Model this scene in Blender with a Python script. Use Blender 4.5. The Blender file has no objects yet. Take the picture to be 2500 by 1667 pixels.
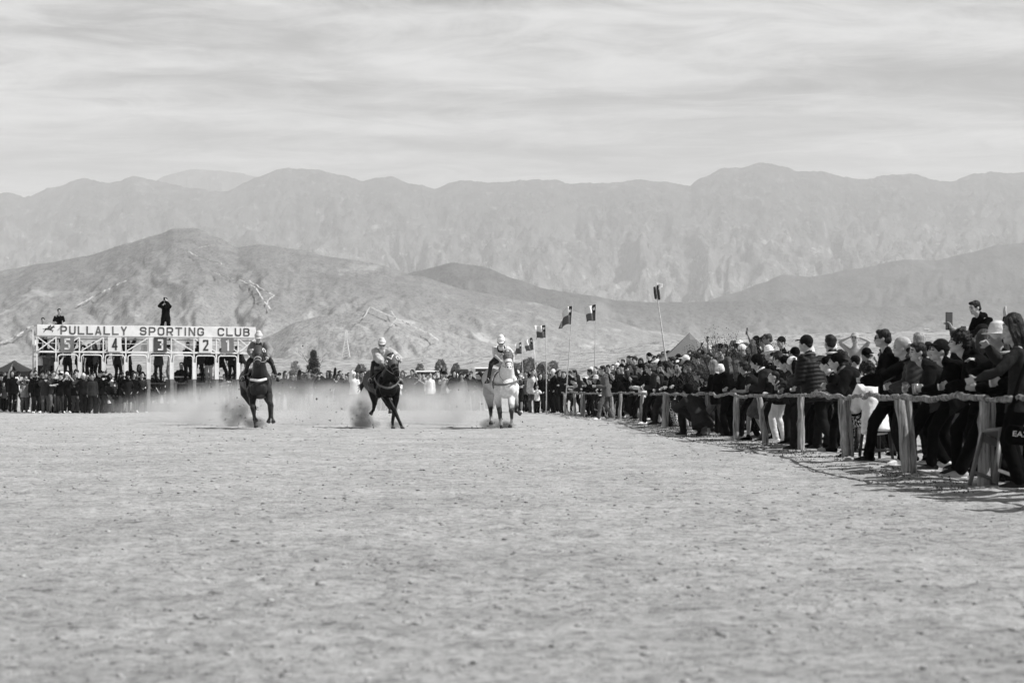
import bpy, bmesh, math, random
import numpy as np
from mathutils import Vector, Matrix, noise
from math import sin, cos, pi, radians as R
rnd = random.Random(7)
S = bpy.context.scene
COL = S.collection
# ------------------------------------------------------------------ camera, sky, sun, exposure
F, H, YH = 4861.0, 0.95, 953.0        # focal length in photo pixels, eye height, horizon row
def P(px, py, Z): return Vector(((px-1250)*Z/F, Z, H-(py-YH)*Z/F))
def GZ(py): return F*H/(py-YH)
cd = bpy.data.cameras.new('camera'); cam = bpy.data.objects.new('camera', cd); COL.objects.link(cam)
cam.location = (0, 0, H); cam.rotation_euler = (pi/2, 0, 0)
cd.sensor_width = 36; cd.lens = F*36/2500; cd.shift_y = (YH-833.5)/2500
cd.clip_start = .3; cd.clip_end = 40000
cd.dof.use_dof = True; cd.dof.focus_distance = 44; cd.dof.aperture_fstop = 4.0
S.camera = cam
SUN_EL, SUN_AZ = 50, 14      # elevation; degrees from +X towards the camera
sd = Vector((cos(R(SUN_EL))*cos(R(-SUN_AZ)), cos(R(SUN_EL))*sin(R(-SUN_AZ)), sin(R(SUN_EL))))
ld = bpy.data.lights.new('sun', 'SUN'); ld.energy = 5.0; ld.angle = R(.5); ld.color = (1, .995, .985)
lo = bpy.data.objects.new('sun', ld); COL.objects.link(lo); lo.rotation_euler = sd.to_track_quat('Z', 'Y').to_euler()
W = bpy.data.worlds.new('World'); S.world = W; W.use_nodes = True
nt = W.node_tree; nt.nodes.clear()
def nn(nt, t, **k):
    n = nt.nodes.new(t)
    for a, b in k.items():
        if a in n.inputs.keys(): n.inputs[a].default_value = b
        else: setattr(n, a, b)
    return n
def lk(nt, a, b): nt.links.new(a, b)
sky = nn(nt, 'ShaderNodeTexSky', sky_type='NISHITA', sun_disc=False, sun_elevation=R(SUN_EL), sun_rotation=R(90+SUN_AZ))
sky.air_density = 1.3; sky.dust_density = 2.5
bw = nn(nt, 'ShaderNodeRGBToBW'); lk(nt, sky.outputs[0], bw.inputs[0])
tc = nn(nt, 'ShaderNodeTexCoord'); sx = nn(nt, 'ShaderNodeSeparateXYZ'); lk(nt, tc.outputs['Generated'], sx.inputs[0])
def mth(nt, op, a, b=None, clamp=False):
    n = nt.nodes.new('ShaderNodeMath'); n.operation = op; n.use_clamp = clamp
    for i, v in enumerate((a, b)):
        if v is None: continue
        if isinstance(v, (int, float)): n.inputs[i].default_value = v
        else: lk(nt, v, n.inputs[i])
    return n.outputs[0]
# cloud sheets seen in perspective: direction divided by height gives a flat layer far overhead
zz = mth(nt, 'ADD', mth(nt, 'MAXIMUM', sx.outputs[2], 0.0), .035)
u = mth(nt, 'DIVIDE', sx.outputs[0], zz); v = mth(nt, 'DIVIDE', sx.outputs[1], zz)
cx = nn(nt, 'ShaderNodeCombineXYZ'); lk(nt, u, cx.inputs[0]); lk(nt, v, cx.inputs[1])
def wnoise(sc, loc, detail, rough, dist):
    m = nn(nt, 'ShaderNodeMapping'); lk(nt, cx.outputs[0], m.inputs[0]); m.inputs['Scale'].default_value = sc; m.inputs['Location'].default_value = loc
    n = nn(nt, 'ShaderNodeTexNoise', Detail=detail, Roughness=rough, Distortion=dist); n.inputs['Scale'].default_value = 1
    lk(nt, m.outputs[0], n.inputs['Vector']); return n.outputs[0]
n1 = wnoise((.75, 1.25, 1), (3.1, 1.7, 0), 7, .58, .5)
n2 = wnoise((2.6, 3.0, 1), (8.4, 5.2, 0), 8, .68, 1.4)
cl = mth(nt, 'ADD', mth(nt, 'MULTIPLY', n1, .64), mth(nt, 'MULTIPLY', n2, .36))
cr = nn(nt, 'ShaderNodeMapRange'); cr.inputs[1].default_value = .33; cr.inputs[2].default_value = .66
cr.inputs[3].default_value = -.8; cr.inputs[4].default_value = 7.2; cr.interpolation_type = 'SMOOTHSTEP'; lk(nt, cl, cr.inputs[0])
# paler towards the horizon, as cloud seen through more air
hz = nn(nt, 'ShaderNodeMapRange'); hz.inputs[1].default_value = 0.09; hz.inputs[2].default_value = .19
hz.inputs[3].default_value = .45; hz.inputs[4].default_value = 0.0; lk(nt, sx.outputs[2], hz.inputs[0])
mixh = nn(nt, 'ShaderNodeMix', data_type='FLOAT'); lk(nt, hz.outputs[0], mixh.inputs[0]); lk(nt, cr.outputs[0], mixh.inputs[2]); mixh.inputs[3].default_value = 6.2
mix = nn(nt, 'ShaderNodeMix', data_type='FLOAT'); mix.inputs[0].default_value = .86
lk(nt, bw.outputs[0], mix.inputs[2]); lk(nt, mixh.outputs[0], mix.inputs[3])
bg = nn(nt, 'ShaderNodeBackground', Strength=.085); ov = nn(nt, 'ShaderNodeMapRange'); ov.inputs[1].default_value = .22; ov.inputs[2].default_value = .55; ov.inputs[3].default_value = 1; ov.inputs[4].default_value = .22; lk(nt, sx.outputs[2], ov.inputs[0])
lk(nt, mth(nt, 'MULTIPLY', mix.outputs[0], ov.outputs[0]), bg.inputs[0])   # unseen sky overhead dimmed to weaken the fill light
wo = nn(nt, 'ShaderNodeOutputWorld'); lk(nt, bg.outputs[0], wo.inputs[0])
S.view_settings.view_transform = 'Standard'; S.view_settings.look = 'None'; S.view_settings.exposure = 0.42; S.view_settings.gamma = 1
S.cycles.max_bounces = 6; S.cycles.diffuse_bounces = 2; S.cycles.transparent_max_bounces = 12; S.cycles.volume_bounces = 1
S.cycles.volume_step_rate = 1.5; S.cycles.volume_max_steps = 96
S.cycles.use_denoising = True

# ------------------------------------------------------------------ helpers
def tag(o, label=None, cat=None, group=None, kind=None):
    if label: o['label'] = label
    if cat: o['category'] = cat
    if group: o['group'] = group
    if kind: o['kind'] = kind
    return o
def empty(name, loc=(0, 0, 0), rz=0, label=None, cat=None, group=None):
    o = bpy.data.objects.new(name, None); COL.objects.link(o); o.location = loc; o.rotation_euler = (0, 0, rz); o.empty_display_size = .1
    return tag(o, label, cat, group)
MATS = {}
def mat(name, col, rough=.85, noise_amt=.25, scale=6, bump=.15, bscale=None, detail=3, spec=.3, sheen=0, stretch=None):
    """grey albedo varied by noise plus bump"""
    if name in MATS: return MATS[name]
    m = bpy.data.materials.new(name); m.use_nodes = True; t = m.node_tree; b = t.nodes['Principled BSDF']
    b.inputs['Roughness'].default_value = rough; b.inputs['Specular IOR Level'].default_value = spec
    if sheen: b.inputs['Sheen Weight'].default_value = sheen
    c = nn(t, 'ShaderNodeTexCoord'); src = c.outputs['Object']
    if stretch:
        mp = nn(t, 'ShaderNodeMapping'); mp.inputs['Scale'].default_value = stretch; lk(t, src, mp.inputs[0]); src = mp.outputs[0]
    n = nn(t, 'ShaderNodeTexNoise', Detail=detail, Roughness=.6); n.inputs['Scale'].default_value = scale; lk(t, src, n.inputs['Vector'])
    mr = nn(t, 'ShaderNodeMapRange'); mr.inputs[1].default_value = .3; mr.inputs[2].default_value = .7
    mr.inputs[3].default_value = col*(1-noise_amt); mr.inputs[4].default_value = min(.95, col*(1+noise_amt)); lk(t, n.outputs[0], mr.inputs[0])
    lk(t, mr.outputs[0], b.inputs['Base Color'])
    if bump:
        n2 = nn(t, 'ShaderNodeTexNoise', Detail=4, Roughness=.6); n2.inputs['Scale'].default_value = bscale or scale*3; lk(t, src, n2.inputs['Vector'])
        bp = nn(t, 'ShaderNodeBump', Strength=bump, Distance=.02); lk(t, n2.outputs[0], bp.inputs['Height']); lk(t, bp.outputs[0], b.inputs['Normal'])
    MATS[name] = m; return m
def smooth(me, v=True): me.polygons.foreach_set('use_smooth', [v]*len(me.polygons))
def mk(name, verts, faces, m=None, parent=None, sm=True):
    me = bpy.data.meshes.new(name); me.from_pydata([tuple(v) for v in verts], [], faces); me.update()
    if sm: smooth(me)
    return ob(name, me, m, parent)
def ob(name, me, m=None, parent=None):
    o = bpy.data.objects.new(name, me); COL.objects.link(o)
    if parent: o.parent = parent
    if m:
        if not me.materials: me.materials.append(None)
        o.material_slots[0].link = 'OBJECT'; o.material_slots[0].material = m
    return o
class G:
    """collects closed primitives"""
    def __init__(s): s.v = []; s.f = []
    def add(s, v, f):
        k = len(s.v); s.v += [Vector(q) for q in v]; s.f += [tuple(i+k for i in q) for q in f]; return s
    def loft(s, pts, rad, side=None, n=12, cap=True, cap0=True):
        pts = [Vector(p) for p in pts]; rings = []; N = len(pts); V = []; Fc = []
        sv = Vector(side) if side is not None else None
        prev = None
        for i, p in enumerate(pts):
            d = (pts[min(i+1, N-1)]-pts[max(i-1, 0)])
            if d.length < 1e-9: d = Vector((0, 0, 1))
            d.normalize()
            a0 = sv if sv is not None else (prev if prev is not None else (Vector((1, 0, 0)) if abs(d.x) < .8 else Vector((0, 1, 0))))
            a = a0-d*a0.dot(d)
            if a.length < 1e-6: a = d.orthogonal()
            a.normalize(); b = d.cross(a); prev = a
            r = rad[i]; ra, rb = (r if isinstance(r, tuple) else (r, r))
            rings.append((p, a, b, ra, rb, d))
        seq = []
        p, a, b, ra, rb, d = rings[0]
        if cap and cap0:
            m_ = min(ra, rb)
            seq += [(p-d*m_*.92, a, b, ra*.38, rb*.38), (p-d*m_*.6, a, b, ra*.8, rb*.8)]
        seq += [(q[0], q[1], q[2], q[3], q[4]) for q in rings]
        p, a, b, ra, rb, d = rings[-1]
        if cap:
            m_ = min(ra, rb)
            seq += [(p+d*m_*.6, a, b, ra*.8, rb*.8), (p+d*m_*.92, a, b, ra*.38, rb*.38)]
        for (p, a, b, ra, rb) in seq:
            for k in range(n):
                t = 2*pi*k/n; V.append(p+a*(ra*cos(t))+b*(rb*sin(t)))
        M = len(seq)
        for i in range(M-1):
            for k in range(n):
                k2 = (k+1) % n; Fc.append((i*n+k, i*n+k2, (i+1)*n+k2, (i+1)*n+k))
        Fc.append(tuple(range(n-1, -1, -1))); Fc.append(tuple((M-1)*n+k for k in range(n)))
        return s.add(V, Fc)
    def ball(s, c, r, M=None, n=12, m=8):
        if isinstance(r, (int, float)): r = (r, r, r)
        V = []; Fc = []
        for i in range(1, m):
            ph = pi*i/m
            for k in range(n):
                t = 2*pi*k/n; V.append(Vector((r[0]*sin(ph)*cos(t), r[1]*sin(ph)*sin(t), r[2]*cos(ph))))
        V.append(Vector((0, 0, r[2]))); V.append(Vector((0, 0, -r[2]))); T = len(V)-2
        for i in range(m-2):
            for k in range(n):
                k2 = (k+1) % n; Fc.append((i*n+k, (i+1)*n+k, (i+1)*n+k2, i*n+k2))
        for k in range(n):
            k2 = (k+1) % n; Fc.append((T, k, k2)); Fc.append((T+1, (m-2)*n+k2, (m-2)*n+k))
        if M is not None: V = [M @ q for q in V]
        c = Vector(c); return s.add([q+c for q in V], Fc)
    def box(s, c, d, M=None):
        V = [Vector((x*d[0]/2, y*d[1]/2, z*d[2]/2)) for x in (-1, 1) for y in (-1, 1) for z in (-1, 1)]
        if M is not None: V = [M @ q for q in V]
        c = Vector(c)
        return s.add([q+c for q in V], [(0, 1, 3, 2), (4, 6, 7, 5), (0, 4, 5, 1), (2, 3, 7, 6), (0, 2, 6, 4), (1, 5, 7, 3)])
    def bar(s, a, b, w, h=None):
        """square bar from a to b"""
        a = Vector(a); b = Vector(b); d = b-a; q = d.to_track_quat('X', 'Z').to_matrix()
        return s.box((a+b)/2, (d.length, w, h or w), q)
    def obj(s, name, m=None, parent=None, sm=True): return mk(name, s.v, s.f, m, parent, sm)
    def remesh(s, vox, it=2, fac=.5, bumpf=None):
        """fuse everything into one continuous skin and return a mesh"""
        me = bpy.data.meshes.new('t'); me.from_pydata([tuple(v) for v in s.v], [], s.f); me.update()
        o = bpy.data.objects.new('t', me); COL.objects.link(o)
        r = o.modifiers.new('r', 'REMESH'); r.mode = 'VOXEL'; r.voxel_size = vox; r.use_smooth_shade = True
        if it:
            q = o.modifiers.new('s', 'SMOOTH'); q.factor = fac; q.iterations = it
        dg = bpy.context.evaluated_depsgraph_get(); out = bpy.data.meshes.new_from_object(o.evaluated_get(dg))
        bpy.data.objects.remove(o); bpy.data.meshes.remove(me)
        if bumpf:
            n = len(out.vertices); co = np.empty(n*3, 'f'); out.vertices.foreach_get('co', co); co = co.reshape(-1, 3)
            nm = np.empty(n*3, 'f'); out.vertices.foreach_get('normal', nm); nm = nm.reshape(-1, 3)
            out.vertices.foreach_set('co', (co+nm*bumpf(co)[:, None]).astype('f').ravel()); out.update()
        smooth(out); out.materials.clear(); out.materials.append(None)
        return out
def wav(co, f, seed=0):
    """cheap smooth noise in -1..1 from warped sines"""
    rs = np.random.RandomState(seed); o = np.zeros(len(co)); w = co*f
    w = w+.6*np.sin(w[:, [1, 2, 0]]*1.3+rs.rand(3)*6)
    for k in range(4):
        d = rs.randn(3); d /= np.linalg.norm(d); o += np.sin(w@d*(1+.5*k)+rs.rand()*6)/(1+.4*k)
    return o/2.4
# ------------------------------------------------------------------ terrain
def interp(pts, x):
    if x <= pts[0][0]: return pts[0][1]
    for (a, b), (c, d) in zip(pts, pts[1:]):
        if x <= c:
            t = (x-a)/(c-a); t = t*t*(3-2*t)*.5+t*.5; return b+(d-b)*t
    return pts[-1][1]
def fbm(x, y, z=0, o=5): return noise.fractal(Vector((x, y, z)), 1.0, 2.0, o)
def rid(x, y, z=0, o=5): return noise.ridged_multi_fractal(Vector((x, y, z)), .9, 2.1, o, 1.0, 2.0)
class Ridge:
    def __init__(s, name, pts, D, front, amp, mat_, nx=420, nt=70, gx=.004, jag=1.5, seed=0, px0=-500, px1=3000, back=.25, shape=1.3):
        s.pts, s.D, s.front, s.seed, s.amp, s.gx, s.jag, s.shape = pts, D, front, seed, amp, gx, jag, shape
        V = []; Fc = []; nb = 6
        for i in range(nx+1):
            px = px0+(px1-px0)*i/nx
            for j in range(nt+nb+1):
                V.append(s.pt(px, j/nt) if j <= nt else s.backpt(px, (j-nt)/nb, back))
        m = nt+nb+1
        for i in range(nx):
            for j in range(m-1): Fc.append((i*m+j, (i+1)*m+j, (i+1)*m+j+1, i*m+j+1))
        s.o = mk(name, V, Fc, mat_); tag(s.o, kind='structure')
    def crest(s, px): return interp(s.pts, px)+s.jag*fbm(px*.02, s.seed, 0, 6)+s.jag*.55*fbm(px*.11, s.seed+5, 0, 4)
    def pt(s, px, t):
        d = s.D-s.front*(1-t); hc = (YH-s.crest(px))/F*s.D
        prof = t**s.shape
        wx = px*s.gx+.5*fbm(px*s.gx*.8, t*3, s.seed)+t*.5; wt = t*3.2+.4*fbm(px*s.gx*1.2, t*3, s.seed+7)
        g = rid(wx, wt*.6, s.seed)-1.0
        g2 = rid(wx*2.6, wt*2.2, s.seed+3)-1.0; g3 = fbm(px*.03, t*22, s.seed+9, 5)
        env = (t*(1-t))*4*min(1, (1-t)*6+.05)
        g4 = rid(wx*8+3, wt*6.5, s.seed+13, 3)-1.0
        h = hc*prof+hc*s.amp*(env*(.5*g+.24*g2+.07*g3)+(.22 if s.D > 6000 else .03)*(.2+.8*env)*g4*min(1, (1-t)*14))
        h = min(h, hc*(d/s.D)*(1-.004*(1-t)*8)+0.0)
        return Vector(((px-1250)/F*d, d, H*min(1, t*6)+max(h, -.3) if t > 0 else -1))
    def backpt(s, px, t, back):
        d = s.D+s.D*back*t; hc = (YH-s.crest(px))/F*s.D
        return Vector(((px-1250)/F*d, d, H+hc*(1-.55*t)))
    def hit(s, px, py):
        best = None
        for k in range(1, 241):
            t = k/240; q = s.pt(px, t); y = YH-(q.z-H)/q.y*F
            if y <= py: return q
        return s.pt(px, 1)
def terrain_mat(name, lo, hi, sc, zr=None, patch=.0, patch_sc=.01, patch_col=.5, bump=.6, dist=6, speck=0, speck_sc=.2):
    m = bpy.data.materials.new(name); m.use_nodes = True; t = m.node_tree; b = t.nodes['Principled BSDF']
    b.inputs['Roughness'].default_value = 1; b.inputs['Specular IOR Level'].default_value = 0
    c = nn(t, 'ShaderNodeTexCoord'); mp = nn(t, 'ShaderNodeMapping'); mp.inputs['Scale'].default_value = (1, .3, .8); lk(t, c.outputs['Object'], mp.inputs[0]); src = mp.outputs[0]
    n = nn(t, 'ShaderNodeTexNoise', Detail=9, Roughness=.68); n.inputs['Scale'].default_value = sc; lk(t, src, n.inputs['Vector'])
    mr = nn(t, 'ShaderNodeMapRange'); mr.inputs[1].default_value = .36; mr.inputs[2].default_value = .64
    mr.inputs[3].default_value = lo; mr.inputs[4].default_value = hi; lk(t, n.outputs[0], mr.inputs[0]); out = mr.outputs[0]
    if speck:
        v = nn(t, 'ShaderNodeTexNoise', Detail=2, Roughness=.7); v.inputs['Scale'].default_value = speck_sc; lk(t, src, v.inputs['Vector'])
        r2 = nn(t, 'ShaderNodeMapRange'); r2.inputs[1].default_value = .5; r2.inputs[2].default_value = .6; r2.inputs[3].default_value = 1; r2.inputs[4].default_value = 1-speck
        lk(t, v.outputs[0], r2.inputs[0]); out = mth(t, 'MULTIPLY', out, r2.outputs[0])
    if patch:
        v = nn(t, 'ShaderNodeTexNoise', Detail=8, Roughness=.72); v.inputs['Scale'].default_value = patch_sc; lk(t, src, v.inputs['Vector'])
        r2 = nn(t, 'ShaderNodeMapRange'); r2.inputs[1].default_value = .56; r2.inputs[2].default_value = .66; r2.inputs[3].default_value = 0; r2.inputs[4].default_value = patch
        lk(t, v.outputs[0], r2.inputs[0])
        mx = nn(t, 'ShaderNodeMix', data_type='FLOAT'); lk(t, r2.outputs[0], mx.inputs[0]); lk(t, out, mx.inputs[2]); mx.inputs[3].default_value = patch_col; out = mx.outputs[0]
    if zr:      # scrub and rock paled towards the foot, valley haze painted into the colour
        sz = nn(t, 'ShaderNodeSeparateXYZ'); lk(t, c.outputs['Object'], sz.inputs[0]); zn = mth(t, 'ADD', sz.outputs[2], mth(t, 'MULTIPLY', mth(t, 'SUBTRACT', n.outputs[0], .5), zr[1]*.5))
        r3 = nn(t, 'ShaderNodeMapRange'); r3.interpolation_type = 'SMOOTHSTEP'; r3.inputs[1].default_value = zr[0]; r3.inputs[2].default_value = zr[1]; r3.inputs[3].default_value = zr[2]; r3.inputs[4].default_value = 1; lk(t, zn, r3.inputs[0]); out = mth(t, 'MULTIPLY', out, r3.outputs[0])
    lk(t, out, b.inputs['Base Color'])
    n2 = nn(t, 'ShaderNodeTexNoise', Detail=7, Roughness=.65); n2.inputs['Scale'].default_value = sc*3; lk(t, src, n2.inputs['Vector'])
    bp = nn(t, 'ShaderNodeBump', Strength=bump, Distance=dist); lk(t, n2.outputs[0], bp.inputs['Height']); lk(t, bp.outputs[0], b.inputs['Normal'])
    return m
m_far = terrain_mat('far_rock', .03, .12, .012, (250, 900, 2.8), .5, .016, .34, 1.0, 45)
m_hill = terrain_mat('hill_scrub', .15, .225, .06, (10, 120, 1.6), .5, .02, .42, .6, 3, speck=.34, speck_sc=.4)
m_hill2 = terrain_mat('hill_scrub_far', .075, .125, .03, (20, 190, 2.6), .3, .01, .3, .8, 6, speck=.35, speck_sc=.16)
m_low = terrain_mat('dry_slope', .30, .44, .06, None, .5, .09, .42, .7, 3, speck=.55, speck_sc=.3)
k = 2500/2352
def sc_(l): return [(a*k, b*k) for a, b in l]
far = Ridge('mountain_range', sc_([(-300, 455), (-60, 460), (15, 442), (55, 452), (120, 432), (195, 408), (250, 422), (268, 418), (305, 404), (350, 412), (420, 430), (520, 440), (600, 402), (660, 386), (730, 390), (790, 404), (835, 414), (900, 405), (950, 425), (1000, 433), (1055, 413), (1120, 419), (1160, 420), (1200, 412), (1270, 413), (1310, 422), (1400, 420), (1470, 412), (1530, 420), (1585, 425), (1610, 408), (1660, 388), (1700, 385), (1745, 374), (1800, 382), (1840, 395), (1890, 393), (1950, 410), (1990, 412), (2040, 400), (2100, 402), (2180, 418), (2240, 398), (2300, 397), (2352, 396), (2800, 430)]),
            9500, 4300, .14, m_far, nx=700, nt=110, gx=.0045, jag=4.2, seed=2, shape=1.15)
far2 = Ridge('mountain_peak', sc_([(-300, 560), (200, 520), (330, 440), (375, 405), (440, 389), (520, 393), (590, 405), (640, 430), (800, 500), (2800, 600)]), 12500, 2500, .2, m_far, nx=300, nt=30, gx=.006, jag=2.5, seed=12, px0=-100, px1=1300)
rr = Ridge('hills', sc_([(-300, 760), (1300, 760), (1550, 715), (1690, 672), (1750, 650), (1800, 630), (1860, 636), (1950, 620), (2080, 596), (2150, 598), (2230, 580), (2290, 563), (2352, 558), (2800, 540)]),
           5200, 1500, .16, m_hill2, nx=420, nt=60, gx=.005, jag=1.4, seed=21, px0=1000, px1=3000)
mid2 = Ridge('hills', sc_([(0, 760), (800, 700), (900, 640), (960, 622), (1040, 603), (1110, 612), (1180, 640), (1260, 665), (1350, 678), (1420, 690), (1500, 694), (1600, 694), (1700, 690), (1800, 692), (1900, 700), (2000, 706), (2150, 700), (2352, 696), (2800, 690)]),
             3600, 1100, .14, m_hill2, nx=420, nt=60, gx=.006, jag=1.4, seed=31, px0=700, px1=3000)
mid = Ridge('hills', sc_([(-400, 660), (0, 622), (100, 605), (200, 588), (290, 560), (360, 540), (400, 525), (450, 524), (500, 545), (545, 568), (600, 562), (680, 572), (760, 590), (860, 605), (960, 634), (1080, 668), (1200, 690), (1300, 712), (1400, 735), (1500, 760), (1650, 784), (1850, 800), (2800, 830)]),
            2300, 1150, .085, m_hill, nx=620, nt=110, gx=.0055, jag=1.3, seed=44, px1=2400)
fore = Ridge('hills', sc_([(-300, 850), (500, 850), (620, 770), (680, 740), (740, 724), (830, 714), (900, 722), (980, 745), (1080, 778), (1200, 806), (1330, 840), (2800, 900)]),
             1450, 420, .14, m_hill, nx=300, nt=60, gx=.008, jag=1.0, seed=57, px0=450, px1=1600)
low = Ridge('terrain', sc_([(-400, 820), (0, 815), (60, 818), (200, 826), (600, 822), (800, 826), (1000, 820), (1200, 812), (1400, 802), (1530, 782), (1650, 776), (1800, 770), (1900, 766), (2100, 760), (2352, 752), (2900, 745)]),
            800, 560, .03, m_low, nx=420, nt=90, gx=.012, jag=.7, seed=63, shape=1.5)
# earth tracks worn into the slopes
m_track = mat('track_soil', .46, .95, .15, .05, 0)
def trail(pts, ridge, w):
    g = G(); L = []
    pts = sc_(pts)
    for (a, b), (c, d) in zip(pts, pts[1:]):
        n = max(2, int(math.hypot(c-a, d-b)/3))
        for q in range(n):
            t = q/n; L.append((a+(c-a)*t+1.2*fbm(a*.1+q*.35, d, 1, 2), b+(d-b)*t+1.0*fbm(b*.1+q*.35, c, 2, 2)))
    pp = [ridge.hit(a, b) for a, b in L]
    V = []; Fc = []
    for i, q in enumerate(pp):
        dd = (pp[min(i+1, len(pp)-1)]-pp[max(i-1, 0)]); dd.z = 0; dd = dd.normalized() if dd.length > 0 else Vector((1, 0, 0))
        s_ = dd.cross(Vector((0, 0, 1)))*w*(.7+.5*abs(fbm(i*.3, w, 5, 2)))*.6
        up = Vector((0, -4.5, 3.5)); V += [q-s_+up, q+s_+up+Vector((0, 0, 0))]
        V[-1].z += abs(s_.y)*.25; V[-2].z -= abs(s_.y)*.25
    Fc = [(2*i, 2*i+1, 2*i+3, 2*i+2) for i in range(len(pp)-1)]
    o = mk('path', V, Fc, m_track); tag(o, kind='structure')
trail([(430, 585), (460, 600), (500, 612), (520, 618)], mid, 1.6)
trail([(455, 580), (470, 575), (490, 572)], mid, 1.3)
trail([(485, 632), (520, 645), (560, 655), (590, 672), (600, 690), (610, 705), (625, 722)], mid, 1.5)
trail([(575, 655), (600, 672), (632, 688), (618, 700), (614, 712)], mid, 1.4)
trail([(300, 650), (260, 670), (215, 692), (180, 712)], mid, 1.6)
trail([(0, 800), (40, 785), (70, 762), (120, 752)], mid, 2.2)
trail([(850, 716), (880, 730), (930, 752), (985, 778), (1010, 795)], fore, 1.5)
trail([(850, 718), (838, 740), (815, 752)], fore, .9)
trail([(900, 726), (912, 745), (895, 765)], fore, .8)

# ------------------------------------------------------------------ racetrack ground: one sheet, fine near the camera
def ground_mat():
    m = bpy.data.materials.new('track_dirt'); m.use_nodes = True; t = m.node_tree; b = t.nodes['Principled BSDF']
    b.inputs['Roughness'].default_value = .97; b.inputs['Specular IOR Level'].default_value = .1
    c = nn(t, 'ShaderNodeTexCoord'); src = c.outputs['Object']
    def nz(s, d, r, dst=0):
        n = nn(t, 'ShaderNodeTexNoise', Detail=d, Roughness=r, Distortion=dst); n.inputs['Scale'].default_value = s; lk(t, src, n.inputs['Vector']); return n.outputs[0]
    def mr(x, a, b_, c_, d): 
        n = nn(t, 'ShaderNodeMapRange'); n.interpolation_type = 'SMOOTHSTEP'
        for i, v in enumerate((a, b_, c_, d)): n.inputs[i+1].default_value = v
        lk(t, x, n.inputs[0]); return n.outputs[0]
    big = mr(nz(.5, 6, .65), .35, .65, .43, .52)
    med = mr(nz(3.2, 7, .72), .36, .60, .80, 1.08)
    fine = mr(nz(12, 6, .75), .36, .54, .66, 1.08)
    speck = mr(nz(5, 6, .82, .6), .35, .42, .34, 1.0)
    speck2 = mr(nz(19, 5, .82, .4), .36, .45, .36, 1.0)
    # churned damp soil under the feet along the rail, trodden weeds
    out = mth(t, 'MULTIPLY', mth(t, 'MULTIPLY', mth(t, 'MULTIPLY', big, med), mth(t, 'MULTIPLY', fine, speck)), speck2)
    lk(t, out, b.inputs['Base Color'])
    hgt = mth(t, 'ADD', mth(t, 'MULTIPLY', nz(9, 8, .75), 1.0), mth(t, 'MULTIPLY', nz(42, 4, .7), .35))
    bp = nn(t, 'ShaderNodeBump', Strength=1.0, Distance=.05); lk(t, hgt, bp.inputs['Height']); lk(t, bp.outputs[0], b.inputs['Normal'])
    return m
m_ground = ground_mat()
FENCE = [(12, 4.6), (16, 4.6), (19.2, 4.54), (22.1, 4.39), (25, 4.5), (27.6, 4.63), (30.8, 4.46), (34.7, 4.43), (36.9, 4.16), (40.5, 3.96), (48, 3.9), (55, 3.9), (62.4, 4.04), (67, 3.3), (74.5, 2.7), (82, 2.2), (90, .9), (97, -.5)]
def fx(Z):
    if Z <= FENCE[0][0]: return FENCE[0][1]
    for (a, b), (c, d) in zip(FENCE, FENCE[1:]):
        if Z <= c: return b+(d-b)*(Z-a)/(c-a)
    return FENCE[-1][1]
def gh(x, y):
    """ground height"""
    h = .02*fbm(x*.5, y*.5, 0, 3)
    if y < 130: h += .016*fbm(x*3, y*3, 4, 4)+.010*max(0, rid(x*5, y*5, 8, 3)-1.1)
    if y < 75 and fbm(x*.45, y*.16, 21, 3) > -.12:      # hoof prints
        d = noise.voronoi(Vector((x*2.3+.3*noise.noise(Vector((x*3, y*3, 2))), y*1.7, .5)))[0][0]
        if d < .17: h -= .032*(1-(d/.17)**2)
        elif d < .29: h += .010*sin((d-.17)/.12*pi)
    b = x-fx(y)
    if b > .6 and y < 140: h += .48*min(1, (b-.6)/1.5)*min(1, max(0, (y-36)/12))*min(1, max(0, (84-y)/8))
    if b > -.8 and y < 90: h += .035*max(0, 1-abs(b+.0)/.8)+.02*max(0, 1-abs(b)/.9)*fbm(x*4, y*4, 9, 3)
    return h
def build_ground():
    V = []; Fc = []
    zs = [2.5*(140/2.5)**(i/620) for i in range(621)]
    nx = 360
    for z in zs:
        w = .30*z+2.5
        for i in range(nx+1):
            x = w*(2*i/nx-1)
            V.append((x, z, gh(x, z)+(.0025*noise.noise(Vector((x*60, z*60, 0))) if z < 25 else 0)))
    m = nx+1
    for j in range(len(zs)-1):
        for i in range(nx): Fc.append((j*m+i, j*m+i+1, (j+1)*m+i+1, (j+1)*m+i))
    # outskirts out to the horizon, joined round the fine sheet
    nb = len(V); J = len(zs)-1
    edge = [j*m for j in range(0, J+1, 20)]+[J*m+i for i in range(20, nx+1, 20)]+[j*m+nx for j in range(J-20, -1, -20)]+[i for i in range(nx-20, 0, -20)]
    outer = []
    for e in edge:
        p = Vector(V[e]); c = Vector((0, 60, 0)); d = (p-c); d.z = 0; d.normalize(); outer.append(tuple(c+d*16000))
    V += outer; n = len(edge)
    for q in range(n):
        q2 = (q+1) % n
        Fc.append((edge[q2], nb+q2, nb+q, edge[q]))
    o = mk('ground', V, Fc, m_ground); tag(o, kind='structure')
    o.data.validate()
build_ground()
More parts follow.
